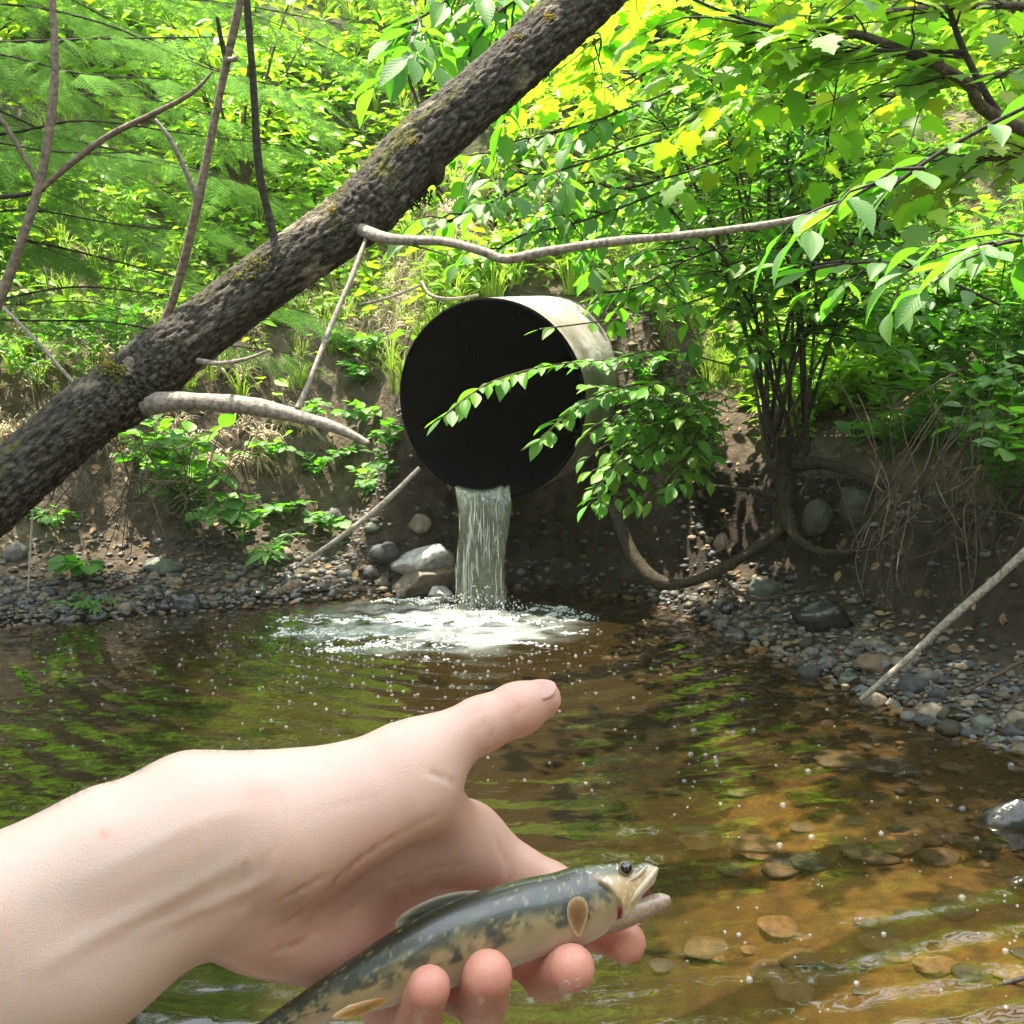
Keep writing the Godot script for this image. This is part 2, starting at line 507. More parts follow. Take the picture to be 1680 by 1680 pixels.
func make_trunk() -> void:
	var line := smooth_path(path_px([[-150, 935, 1.74, 0.0655], [-60, 858, 1.77, 0.0605], [30, 780, 1.8, 0.0571], [130, 692, 1.84, 0.0554], [205, 640, 1.87, 0.0596], [250, 605, 1.88, 0.0571], [330, 540, 1.9, 0.0521], [440, 455, 1.94, 0.0521], [540, 388, 1.97, 0.0538], [605, 335, 2.0, 0.0588], [680, 250, 2.04, 0.0588], [780, 162, 2.08, 0.0580], [870, 82, 2.12, 0.0571], [960, 0, 2.16, 0.0571], [1060, -100, 2.2, 0.0554], [1250, -330, 2.3, 0.0504]]), 42)
	var t := thing("leaning_trunk", "rough dark leaning tree trunk with bare side branches crossing above the stream", "tree trunk", px(205, 640, 1.87))
	var o := t.position
	var v := PackedVector3Array()
	var c := PackedColorArray()
	var uv := PackedVector2Array()
	var idx := PackedInt32Array()
	var sides := 120
	var side := Vector3.ZERO
	for i in line.size():
		var q0: Vector4 = line[maxi(i - 1, 0)]
		var q1: Vector4 = line[mini(i + 1, line.size() - 1)]
		var p := Vector3(line[i].x, line[i].y, line[i].z) - o
		var tan_ := Vector3(q1.x - q0.x, q1.y - q0.y, q1.z - q0.z).normalized()
		if side == Vector3.ZERO: side = tan_.cross(Vector3.UP).normalized()
		side = (side - tan_ * side.dot(tan_)).normalized()
		var up := tan_.cross(side)
		var along := float(i) * 26.0 / 42.0
		for w_ in sides + 1:
			var a := TAU * w_ / sides
			var dir := side * cos(a) + up * sin(a)
			var n1 := fn_a.get_noise_3d(cos(a) * 42.0, sin(a) * 42.0, along * 1.3)
			var n2 := 1.0 - absf(fn_a.get_noise_3d(cos(a) * 160.0 + 500.0, sin(a) * 160.0, along * 7.0)) * 2.0
			var n3 := fn_a.get_noise_3d(cos(a) * 420.0, sin(a) * 420.0 + 300.0, along * 26.0)
			var crack := fn_c.get_noise_3d(cos(a) * 420.0, sin(a) * 420.0, along * 15.0 + 60.0 * n1)
			var plate := smoothstep(-0.98, -0.72, crack)
			var r: float = line[i].w * (0.94 + 0.10 * n1 + 0.05 * n2 + 0.05 * n3 + 0.045 * plate)
			v.append(p + dir * r)
			uv.append(Vector2(w_ / float(sides) * 4.0, along / 26.0 * 0.55))
			var patch := fn_b.get_noise_3d(cos(a) * 60.0 + 11.0, sin(a) * 60.0, along * 2.4)
			var col := Color(0.034, 0.031, 0.026).lerp(Color(0.125, 0.115, 0.095), clampf(0.15 + 0.55 * plate + 0.2 * n2 + 0.7 * n3, 0, 1))
			col = col.lerp(Color(0.34, 0.31, 0.24), 0.8 * smoothstep(0.28, 0.38, patch))
			col = col.lerp(Color(0.13, 0.14, 0.025), 0.75 * smoothstep(0.22, 0.5, fn_b.get_noise_3d(cos(a) * 90.0, sin(a) * 90.0 + 77.0, along * 4.0)) * smoothstep(-0.2, 0.6, dir.y))
			c.append(col)
	for i in line.size() - 1:
		for k in sides:
			var a := i * (sides + 1) + k
			var b := a + 1
			idx.append_array([a, a + sides + 1, b, b, a + sides + 1, b + sides + 1])
	put("trunk", mesh_of(v, idx, null, c, uv), M.bark, t)
	# branches: name, material, path
	var br := [
		["branch", "twig", [[268, 535, 1.88, 0.0084], [290, 470, 1.87, 0.0080], [318, 360, 1.85, 0.0078], [345, 230, 1.84, 0.0076], [370, 110, 1.83, 0.0072], [392, 10, 1.82, 0.0068], [410, -80, 1.81, 0.0064]]],
		["branch", "dark_twig", [[452, 400, 1.93, 0.0080], [440, 350, 1.92, 0.0070], [424, 270, 1.90, 0.0068], [415, 130, 1.88, 0.0066], [407, 30, 1.87, 0.0064], [400, -80, 1.86, 0.0060]]],
		["branch", "dead_twig", [[590, 376, 1.95, 0.013], [640, 392, 1.90, 0.0095], [730, 397, 1.86, 0.0085], [790, 412, 1.83, 0.0085], [830, 425, 1.82, 0.0085], [900, 412, 1.80, 0.0078], [1000, 397, 1.79, 0.0072], [1120, 386, 1.78, 0.0066], [1260, 368, 1.77, 0.0060], [1340, 350, 1.76, 0.0050], [1395, 326, 1.75, 0.0040], [1424, 308, 1.75, 0.0018]]],
		["branch", "dead_twig", [[240, 662, 1.86, 0.022], [300, 658, 1.83, 0.0165], [380, 662, 1.80, 0.0150], [450, 674, 1.78, 0.0135], [520, 692, 1.76, 0.0105], [570, 710, 1.75, 0.0080], [605, 728, 1.74, 0.004]]],
		["twig", "dead_twig", [[488, 672, 1.77, 0.0055], [510, 620, 1.79, 0.0048], [545, 530, 1.84, 0.0048], [575, 460, 1.88, 0.0045], [602, 388, 1.94, 0.0040]]],
		["twig", "dead_twig", [[325, 592, 1.86, 0.005], [360, 596, 1.83, 0.0045], [400, 590, 1.81, 0.0035], [440, 575, 1.80, 0.0018]]],
		["twig", "dead_twig", [[325, 330, 1.85, 0.0050], [308, 288, 1.83, 0.0046], [280, 230, 1.80, 0.0042], [254, 196, 1.79, 0.0030]]],
		["twig", "dark_twig", [[372, 98, 1.83, 0.006], [364, 70, 1.82, 0.0045], [356, 28, 1.81, 0.0030]]],
		["twig", "dead_twig", [[372, 96, 1.83, 0.005], [380, 98, 1.82, 0.0045], [390, 94, 1.81, 0.0035]]],
		["twig", "dead_twig", [[600, 382, 1.93, 0.004], [660, 398, 1.9, 0.0025], [725, 416, 1.87, 0.0018]]],
	]
	for b in br:
		var path := smooth_path(path_px(b[2]), 10)
		for i in path.size(): path[i] -= v4(o, 0)
		put(b[0], tube_mesh(path, 14, 0.22, 900.0), M[b[1]], t)
	# broken stub with shaggy bark under the trunk, moss and lichen cushions
	var stub := smooth_path(path_px([[640, 285, 2.05, 0.050], [675, 282, 2.05, 0.046], [706, 284, 2.05, 0.036], [724, 296, 2.05, 0.014]]), 6)
	for i in stub.size(): stub[i] -= v4(o, 0)
	put("broken_stub", tube_mesh(stub, 28, 0.5, 2600.0), M.dark_root, t)
	var shag := Tubes.new()
	for i in 60:
		var a := px(rr(615, 722), 0, 1.97)
		var x := rr(610, 722)
		a = px(x, lerpf(338, 305, (x - 610) / 112.0) + rr(-10, 12), 2.04)
		shag.add([v4(a - o, 0.003), v4(a - o + Vector3(rr(-0.01, 0.01), -rr(0.008, 0.016), 0), 0.002), v4(a - o + Vector3(rr(-0.02, 0.02), -rr(0.016, 0.034), rr(-0.01, 0.01)), 0.0005)], 4)
	put("shaggy_bark", mesh_of(shag.v, shag.idx), M.dark_root, t).set_meta("kind", "stuff")
	var bump := stone_mesh(41, 0.8, 0.5, 5, 7)
	for g in [["moss", "moss", [[185, 606, 26, 12, 1.81], [420, 428, 30, 14, 1.88], [395, 455, 24, 10, 1.875], [640, 262, 20, 10, 1.985]]], ["lichen", "lichen", [[176, 596, 10, 5, 1.82], [745, 160, 12, 9, 2.015], [678, 232, 10, 6, 1.975], [900, 28, 9, 8, 2.06], [850, 62, 12, 5, 2.06], [545, 345, 8, 8, 1.92]]]]:
		var xf := []
		for q in g[2]:
			for i in 70:
				var p := px(q[0] + rng.randfn(0, q[2] * 0.5), q[1] + rng.randfn(0, q[3] * 0.5), q[4] + rr(0, 0.012))
				var k := rr(0.0008, 0.0024)
				xf.append(Transform3D(Basis(rv().normalized(), rr(0, TAU)).scaled(Vector3(k, k, k)), p - o))
		scatter(g[0], bump, M[g[1]], xf, [], t)

func make_sapling() -> void:
	var t := thing("dead_sapling", "thin bare grey sapling with a crooked side branch at the left edge", "sapling", px(-40, 560, 1.55))
	for b in [
		["stem", "twig", [[-60, 620, 1.52, 0.0083], [0, 490, 1.54, 0.0075], [35, 395, 1.55, 0.0072], [65, 300, 1.56, 0.0069], [85, 180, 1.57, 0.0064], [90, 90, 1.58, 0.0056], [82, -60, 1.6, 0.0045]]],
		["branch", "twig", [[66, 312, 1.56, 0.0045], [120, 265, 1.57, 0.0049], [180, 222, 1.58, 0.0046], [255, 185, 1.59, 0.0042], [315, 152, 1.6, 0.0034], [350, 116, 1.61, 0.0015]]],
		["branch", "twig", [[62, 300, 1.56, 0.0039], [35, 250, 1.55, 0.0036], [0, 192, 1.54, 0.0032], [-40, 130, 1.53, 0.0023]]],
		["branch", "dark_twig", [[66, 312, 1.56, 0.0037], [35, 320, 1.58, 0.0034], [-40, 326, 1.60, 0.0030]]],
	]:
		var path := smooth_path(path_px(b[2]), 10)
		for i in path.size(): path[i] -= v4(t.position, 0)
		put(b[0], tube_mesh(path, 12, 0.15, 900.0), M[b[1]], t)

# ------------------------------------------------------------------ hand: a field of tapered capsules, meshed as surface nets
class Field:
	var a := PackedVector3Array()
	var b := PackedVector3Array()
	var ra := PackedFloat32Array()
	var rb := PackedFloat32Array()
	var grp := PackedInt32Array()
	var red := PackedFloat32Array()
	var ca := PackedVector3Array()       # creases
	var cb := PackedVector3Array()
	var cw := PackedFloat32Array()
	var cd := PackedFloat32Array()
	var k_body := 0.014
	var k_finger := 0.004
	var k_root := 0.009
	func bone(p: Vector3, q: Vector3, r0: float, r1: float, g: int, redness := 0.0) -> void:
		a.append(p); b.append(q); ra.append(r0); rb.append(r1); grp.append(g); red.append(redness)
	func crease(p: Vector3, q: Vector3, width: float, depth: float) -> void:
		ca.append(p); cb.append(q); cw.append(width); cd.append(depth)
	func one(i: int, p: Vector3) -> float:
		var ab := b[i] - a[i]
		var h := clampf((p - a[i]).dot(ab) / maxf(ab.length_squared(), 1e-12), 0.0, 1.0)
		return (p - a[i] - ab * h).length() - lerpf(ra[i], rb[i], h)
	func eval(p: Vector3, act: PackedInt32Array, folds := PackedInt32Array()) -> float:
		var body := 1.0
		var f := [1.0, 1.0, 1.0, 1.0, 1.0, 1.0]
		for i in act:
			var ab := b[i] - a[i]
			var h := clampf((p - a[i]).dot(ab) / maxf(ab.length_squared(), 1e-12), 0.0, 1.0)
			var d := (p - a[i] - ab * h).length() - lerpf(ra[i], rb[i], h)
			if grp[i] == 0:
				var e := maxf(k_body - absf(body - d), 0.0) / k_body
				body = minf(body, d) - e * e * k_body * 0.25
			else:
				var g := grp[i]
				var e := maxf(k_finger - absf(f[g] - d), 0.0) / k_finger
				f[g] = minf(f[g], d) - e * e * k_finger * 0.25
		var out := body
		for g in range(1, 6):
			if f[g] < 0.9:
				var e := maxf(k_root - absf(body - f[g]), 0.0) / k_root
				out = minf(out, minf(body, f[g]) - e * e * k_root * 0.25)
		for i in folds:
			var ab := cb[i] - ca[i]
			var h := clampf((p - ca[i]).dot(ab) / ab.length_squared(), 0.0, 1.0)
			var dd := (p - ca[i] - ab * h).length_squared() / (cw[i] * cw[i])
			if dd < 6.0: out += cd[i] * exp(-dd)
		return out
	func redness(p: Vector3, act: PackedInt32Array) -> float:
		var s := 0.0
		var w := 0.0
		for i in act:
			var k := exp(-maxf(one(i, p), -0.004) / 0.005)
			s += k * red[i]
			w += k
		return s / maxf(w, 1e-9)
	func mesh(lo: Vector3, hi: Vector3, cell: float, cpos: Callable) -> Array:
		var B := 5
		var nb := Vector3i(((hi - lo) / (cell * B)).ceil())
		var nx := nb.x * B + 1
		var ny := nb.y * B + 1
		var nz := nb.z * B + 1
		var val := PackedFloat32Array()
		val.resize(nx * ny * nz)
		val.fill(1.0)
		var acts := {}
		var fold := {}
		var half := cell * B * 0.5
		var diag := half * 1.7321
		for bz in nb.z:
			for by in nb.y:
				for bx in nb.x:
					var c := lo + Vector3(bx + 0.5, by + 0.5, bz + 0.5) * (cell * B)
					var near := 1.0
					var ds := PackedFloat32Array()
					for i in a.size():
						var d := one(i, c)
						ds.append(d)
						near = minf(near, d)
					if near > diag + 0.012: continue
					var act := PackedInt32Array()
					for i in a.size():
						if ds[i] < near + 2.0 * diag + 0.022: act.append(i)
					var inside := near < -diag - 0.010
					var fs := PackedInt32Array()
					for i in ca.size():
						if c.distance_to((ca[i] + cb[i]) * 0.5) < diag + ca[i].distance_to(cb[i]) * 0.5 + 2.5 * cw[i] + cell: fs.append(i)
					if not inside:
						acts[Vector3i(bx, by, bz)] = act
						fold[Vector3i(bx, by, bz)] = fs
					for z in B + 1:
						for y in B + 1:
							for x in B + 1:
								var at := ((bz * B + z) * ny + by * B + y) * nx + bx * B + x
								if inside:
									if val[at] == 1.0: val[at] = -0.5
								elif absf(val[at]) >= 0.5:
									val[at] = eval(lo + Vector3(bx * B + x, by * B + y, bz * B + z) * cell, act, fs)
		var v := PackedVector3Array()
		var n := PackedVector3Array()
		var col := PackedColorArray()
		var idx := PackedInt32Array()
		var cells := {}
		var step := [1, nx, nx * ny]
		for key in acts:
			var act: PackedInt32Array = acts[key]
			var fs: PackedInt32Array = fold[key]
			for z in B:
				for y in B:
					for x in B:
						var gx: int = key.x * B + x
						var gy: int = key.y * B + y
						var gz: int = key.z * B + z
						var at := (gz * ny + gy) * nx + gx
						var s := 0
						for q in 8:
							if val[at + (q & 1) + ((q >> 1) & 1) * nx + (q >> 2) * nx * ny] < 0.0: s += 1
						if s == 0 or s == 8: continue
						var sum := Vector3.ZERO
						var cnt := 0
						for q in 8:
							for ax in 3:
								if q & (1 << ax): continue
								var q2 := q | (1 << ax)
								var v0 := val[at + (q & 1) + ((q >> 1) & 1) * nx + (q >> 2) * nx * ny]
								var v1 := val[at + (q2 & 1) + ((q2 >> 1) & 1) * nx + (q2 >> 2) * nx * ny]
								if (v0 < 0.0) != (v1 < 0.0):
									var p0 := Vector3(q & 1, (q >> 1) & 1, q >> 2)
									var p1 := Vector3(q2 & 1, (q2 >> 1) & 1, q2 >> 2)
									sum += p0.lerp(p1, v0 / (v0 - v1))
									cnt += 1
						var p := lo + (Vector3(gx, gy, gz) + sum / cnt) * cell
						var e := cell * 0.4
						var g := Vector3(eval(p + Vector3(e, 0, 0), act, fs) - eval(p - Vector3(e, 0, 0), act, fs), eval(p + Vector3(0, e, 0), act, fs) - eval(p - Vector3(0, e, 0), act, fs), eval(p + Vector3(0, 0, e), act, fs) - eval(p - Vector3(0, 0, e), act, fs))
						g = g.normalized()
						p -= g * clampf(eval(p, act, fs), -cell * 0.5, cell * 0.5)
						cells[at] = v.size()
						v.append(p)
						n.append(g)
						col.append(cpos.call(p, g, redness(p, act)))
		for at in cells:
			var x: int = at % nx
			var y: int = (at / nx) % ny
			var z: int = at / (nx * ny)
			for ax in 3:
				var b1: int = step[(ax + 1) % 3]
				var b2: int = step[(ax + 2) % 3]
				var g := [x, y, z]
				if g[(ax + 1) % 3] == 0 or g[(ax + 2) % 3] == 0: continue
				var v0 := val[at]
				var v1 := val[at + step[ax]]
				if (v0 < 0.0) == (v1 < 0.0): continue
				if not (cells.has(at - b1) and cells.has(at - b2) and cells.has(at - b1 - b2)): continue
				var q := [cells[at], cells[at - b1], cells[at - b1 - b2], cells[at - b2]]
				if v0 < 0.0: idx.append_array([q[0], q[2], q[1], q[0], q[3], q[2]])
				else: idx.append_array([q[0], q[1], q[2], q[0], q[2], q[3]])
		return [v, idx, n, col]

func make_hand() -> void:
	var f := Field.new()
	var P := func(x, y, d): return px(x, y, d)
	# forearm: two bones side by side
	f.bone(px(-170, 1600, 0.318), px(45, 1500, 0.332), 0.027, 0.0245, 0)
	f.bone(px(45, 1500, 0.332), px(190, 1416, 0.340), 0.0245, 0.0224, 0)
	f.bone(px(190, 1416, 0.340), px(322, 1362, 0.347), 0.0224, 0.0190, 0)
	f.bone(px(-110, 1695, 0.323), px(125, 1567, 0.336), 0.026, 0.0235, 0)
	f.bone(px(125, 1567, 0.336), px(366, 1446, 0.354), 0.0235, 0.0178, 0)
	# wrist and palm
	f.bone(px(322, 1362, 0.347), px(450, 1352, 0.358), 0.0188, 0.0192, 0)
	f.bone(px(312, 1310, 0.353), px(330, 1312, 0.353), 0.0130, 0.0130, 0)
	f.bone(px(366, 1446, 0.354), px(450, 1492, 0.370), 0.0178, 0.0175, 0, 0.2)
	f.bone(px(400, 1400, 0.362), px(765, 1385, 0.398), 0.017, 0.0125, 0, 0.4)
	f.bone(px(420, 1430, 0.368), px(705, 1452, 0.404), 0.016, 0.0120, 0, 0.85)
	f.bone(px(430, 1460, 0.372), px(640, 1512, 0.400), 0.016, 0.0115, 0, 0.85)
	f.bone(px(440, 1490, 0.372), px(585, 1560, 0.392), 0.016, 0.0110, 0, 0.85)
	# ball of the thumb and heel of the hand
	f.bone(px(455, 1335, 0.356), px(680, 1255, 0.368), 0.0195, 0.0130, 0, 0.1)
	f.bone(px(500, 1385, 0.352), px(660, 1310, 0.362), 0.0175, 0.0140, 0, 0.3)
	f.bone(px(690, 1290, 0.370), px(760, 1370, 0.393), 0.0100, 0.0095, 0, 0.3)
	f.bone(px(440, 1494, 0.366), px(530, 1540, 0.374), 0.0165, 0.0140, 0, 0.85)
	# thumb
	f.bone(px(670, 1250, 0.369), px(790, 1188, 0.378), 0.0130, 0.0094, 1, 0.3)
	f.bone(px(790, 1188, 0.378), px(850, 1163, 0.382), 0.0094, 0.0091, 1, 0.5)
	f.bone(px(850, 1163, 0.382), px(888, 1147, 0.384), 0.0091, 0.0073, 1, 0.7)
	# fingers
	f.bone(px(762, 1382, 0.398), px(903, 1460, 0.402), 0.0118, 0.0096, 2, 0.5)
	f.bone(px(903, 1460, 0.402), px(985, 1520, 0.386), 0.0096, 0.0084, 2, 0.7)
	f.bone(px(985, 1520, 0.386), px(1026, 1546, 0.370), 0.0084, 0.0072, 2, 1.0)
	f.bone(px(705, 1452, 0.402), px(840, 1550, 0.402), 0.0112, 0.0094, 3, 0.5)
	f.bone(px(840, 1550, 0.402), px(898, 1598, 0.372), 0.0094, 0.0084, 3, 0.7)
	f.bone(px(898, 1598, 0.372), px(938, 1588, 0.344), 0.0084, 0.0076, 3, 1.0)
	f.bone(px(640, 1512, 0.398), px(725, 1610, 0.402), 0.0108, 0.0092, 4, 0.5)
	f.bone(px(725, 1610, 0.402), px(790, 1642, 0.366), 0.0092, 0.0086, 4, 0.7)
	f.bone(px(790, 1642, 0.366), px(800, 1600, 0.337), 0.0086, 0.0080, 4, 1.0)
	f.bone(px(585, 1560, 0.390), px(630, 1650, 0.390), 0.0098, 0.0082, 5, 0.5)
	f.bone(px(630, 1650, 0.390), px(685, 1668, 0.358), 0.0082, 0.0076, 5, 0.7)
	f.bone(px(685, 1668, 0.358), px(704, 1620, 0.334), 0.0076, 0.0069, 5, 1.0)
	# tendons, then creases of wrist, palm and finger joints, laid on the surface
	var all := PackedInt32Array(range(f.a.size()))
	var hit := func(x: float, y: float) -> Vector3:
		var dir: Vector3 = (px(x, y, 1.0) - EYE).normalized()
		var d := 0.24
		for k in 60:
			var e := f.eval(EYE + dir * d, all)
			if absf(e) < 0.0001 or d > 0.5: break
			d += e * 0.8
		return EYE + dir * d
	var ridges := []
	for q in [[[60, 1588], [180, 1522], [300, 1462], [430, 1392], 0.0030, 0.00045], [[230, 1535], [320, 1495], [400, 1462], [440, 1440], 0.0022, 0.0003], [[120, 1450], [220, 1400], [320, 1352], [400, 1330], 0.0028, 0.0002]]:
		var h := []
		for w in smooth_path([Vector2(q[0][0], q[0][1]), Vector2(q[1][0], q[1][1]), Vector2(q[2][0], q[2][1]), Vector2(q[3][0], q[3][1])], 4): h.append(hit.call(w.x, w.y))
		for k in h.size() - 1:
			if h[k].distance_to(h[k + 1]) < 0.02: ridges.append([h[k], h[k + 1], q[4], -q[5] * (0.35 + 0.65 * sin((k + 0.5) / (h.size() - 1.0) * PI))])
	var lines := [[[418, 1385], [408, 1420], [398, 1470], [382, 1548], 0.0009, 0.0008], [[436, 1400], [428, 1440], [420, 1500], [408, 1555], 0.0008, 0.0004], [[455, 1482], [480, 1468], [505, 1455], [530, 1440], 0.0011, 0.0010], [[450, 1530], [480, 1508], [505, 1490], [530, 1470], 0.0010, 0.0009], [[440, 1568], [470, 1556], [495, 1546], [520, 1530], 0.0010, 0.0009], [[505, 1530], [545, 1455], [610, 1398], [735, 1325], 0.0013, 0.0013], [[560, 1500], [630, 1455], [700, 1430], [770, 1420], 0.0011, 0.0010], [[610, 1420], [640, 1440], [680, 1470], [700, 1490], 0.0009, 0.0006], [[800, 1342], [812, 1375], [825, 1405], [838, 1440], 0.0011, 0.0011], [[780, 1160], [790, 1180], [800, 1200], [808, 1212], 0.0009, 0.0006], [[770, 1165], [780, 1186], [790, 1205], [796, 1216], 0.0008, 0.0004], [[690, 1262], [710, 1270], [730, 1278], [748, 1288], 0.0011, 0.0008], [[842, 1150], [848, 1162], [853, 1174], [858, 1184], 0.0008, 0.0005], [[905, 1560], [900, 1580], [896, 1600], [895, 1622], 0.0008, 0.0007], [[755, 1634], [780, 1638], [810, 1638], [838, 1632], 0.0009, 0.0007], [[652, 1654], [675, 1658], [700, 1660], [722, 1655], 0.0009, 0.0007], [[520, 1330], [560, 1322], [600, 1312], [650, 1300], 0.0012, 0.0003], [[455, 1300], [462, 1330], [460, 1370], [450, 1400], 0.0012, 0.0005]]
	for q in lines:
		q[5] *= 0.4
		var h := []
		for w in smooth_path([Vector2(q[0][0], q[0][1]), Vector2(q[1][0], q[1][1]), Vector2(q[2][0], q[2][1]), Vector2(q[3][0], q[3][1])], 4): h.append(hit.call(w.x, w.y))
		for k in h.size() - 1:
			if h[k].distance_to(h[k + 1]) < 0.02: ridges.append([h[k], h[k + 1], q[4], q[5] * (0.35 + 0.65 * sin((k + 0.5) / (h.size() - 1.0) * PI))])
	var marks := [[hit.call(173, 1367), 0.0016, Color(0.62, 0.22, 0.15), 0.7], [hit.call(418, 1298), 0.0035, Color(0.60, 0.27, 0.20), 0.35], [hit.call(446, 1300), 0.0035, Color(0.60, 0.27, 0.20), 0.35], [hit.call(590, 1430), 0.020, Color(0.52, 0.24, 0.19), 0.4], [hit.call(770, 1320), 0.014, Color(0.56, 0.24, 0.18), 0.35], [hit.call(490, 1520), 0.012, Color(0.58, 0.30, 0.24), 0.35]]
	for q in [[60, 1470], [110, 1455], [160, 1430], [205, 1412], [240, 1390], [285, 1370]]: marks.append([hit.call(q[0], q[1]), 0.0028, Color(0.46, 0.43, 0.43), 0.25])
	for q in [[150, 1540], [195, 1505], [250, 1470], [300, 1440], [345, 1425]]: marks.append([hit.call(q[0], q[1]), 0.0028, Color(0.46, 0.43, 0.43), 0.22])
	for k in 60: marks.append([hit.call(rr(0, 720), rr(1250, 1560)), rr(0.002, 0.006), Color(0.66, 0.36, 0.29), rr(0.05, 0.16)])
	for q in ridges: f.crease(q[0], q[1], q[2], q[3])
	var nail_at: Vector3 = hit.call(893, 1129)
	var origin := px(390, 1405, 0.35)
	var skin_at := func(p: Vector3, nn: Vector3, redness: float) -> Color:
		var c := Color(0.60, 0.43, 0.365).lerp(Color(0.53, 0.24, 0.18), redness)  # skin redness; on the palm it also paints in some of the shade
		for q in marks:
			var d2: float = p.distance_squared_to(q[0]) / (q[1] * q[1])
			if d2 < 5.0: c = c.lerp(q[2], q[3] * exp(-d2))
		var m := 0.5 * fn_a.get_noise_3dv(p * 2200.0) + 0.5 * fn_a.get_noise_3dv(p * 700.0)
		return c * (1.0 + 0.10 * m)
	var r := f.mesh(px(-60, 1720, 0.3).min(px(1100, 1720, 0.45)) - Vector3(0.01, 0.02, 0.06), px(1100, 1090, 0.42).max(px(1100, 1090, 0.3)) + Vector3(0.01, 0.02, 0.06), 0.0024, skin_at)
	var v: PackedVector3Array = r[0]
	for i in v.size(): v[i] -= origin
	var skin := mat(Color.WHITE, 0.42, 0.5)
	skin.vertex_color_use_as_albedo = true
	skin.subsurf_scatter_enabled = true
	skin.subsurf_scatter_strength = 0.3
	grain(skin, noise_tex(0.06, 512, 4, true, 6.0), 38.0, 0.5)
	M.skin = skin
	var t := thing("person", "bare pale forearm and open hand reaching in from the left, fingers curled under a trout", "person", origin)
	put("arm_and_hand", mesh_of(v, r[1], r[2], r[3]), skin, t)
	# thumb nail, arm hair, drops of water on the fingertips
	var nail := SphereMesh.new()
	nail.radius = 1.0
	nail.height = 2.0
	var along := (px(920, 1122, 0.383) - px(860, 1146, 0.381)).normalized()
	var up := (Vector3(-0.15, 0.75, 0.62)).normalized()
	up = (up - along * up.dot(along)).normalized()
	var nm := mat(lin(0.47, 0.27, 0.225), 0.35, 0.5)
	nm.clearcoat_enabled = false
	put("thumb_nail", nail, nm, t, Transform3D(Basis(along * 0.0052, up * 0.0008, along.cross(up) * 0.0040), nail_at - origin - up * 0.0006 - along * 0.0008))
	var hair := Tubes.new()
	for k in 130:
		var x := rr(4, 430)
		var y := 1180.0
		while y < 1460.0 and hit.call(x, y).distance_to(EYE) > 0.45: y += 3.0
		var p: Vector3 = hit.call(x, y + rr(0.0, 5.0)) - origin
		var d := (Vector3(0.6, 0.8, 0.1) + rv(0.4)).normalized()
		var l := rr(0.002, 0.006)
		hair.add([v4(p, 0.00004), v4(p + d * l * 0.6, 0.00003), v4(p + d * l + Vector3(0.001, -0.0006, 0), 0.00002)], 3)
	put("arm_hair", mesh_of(hair.v, hair.idx), mat(lin(0.22, 0.15, 0.09), 0.6), t).set_meta("kind", "stuff")
	var wet := mat(lin(0.9, 0.9, 0.9), 0.02, 0.8)
	wet.transparency = BaseMaterial3D.TRANSPARENCY_ALPHA
	wet.albedo_color.a = 0.02
	for q in [[930, 1622, 0.0042], [948, 1612, 0.002], [800, 1668, 0.0042], [790, 1640, 0.0018], [812, 1600, 0.0014], [772, 1610, 0.0012], [705, 1640, 0.0022], [688, 1668, 0.003], [1022, 1578, 0.0024], [470, 1556, 0.0022], [500, 1585, 0.0016], [490, 1560, 0.001]]:
		put("water_drop", nail, wet, t, Transform3D(Basis().scaled(Vector3(q[2], q[2] * 1.25, q[2] * 0.6) * 0.62), hit.call(q[0], q[1]) - origin))

# ------------------------------------------------------------------ trout
func spine_frame(a: Vector3, b: Vector3, roll: float) -> Basis:  # x = towards the viewer's side, y = dorsal, z = forward
	var t := (b - a).normalized()
	var look := (EYE - a).normalized()
	var side := (look - t * look.dot(t)).normalized()
	var up := t.cross(side)
	if up.y < 0: up = -up
	var q := Basis(t, roll)
	return Basis(q * side, q * up, t)

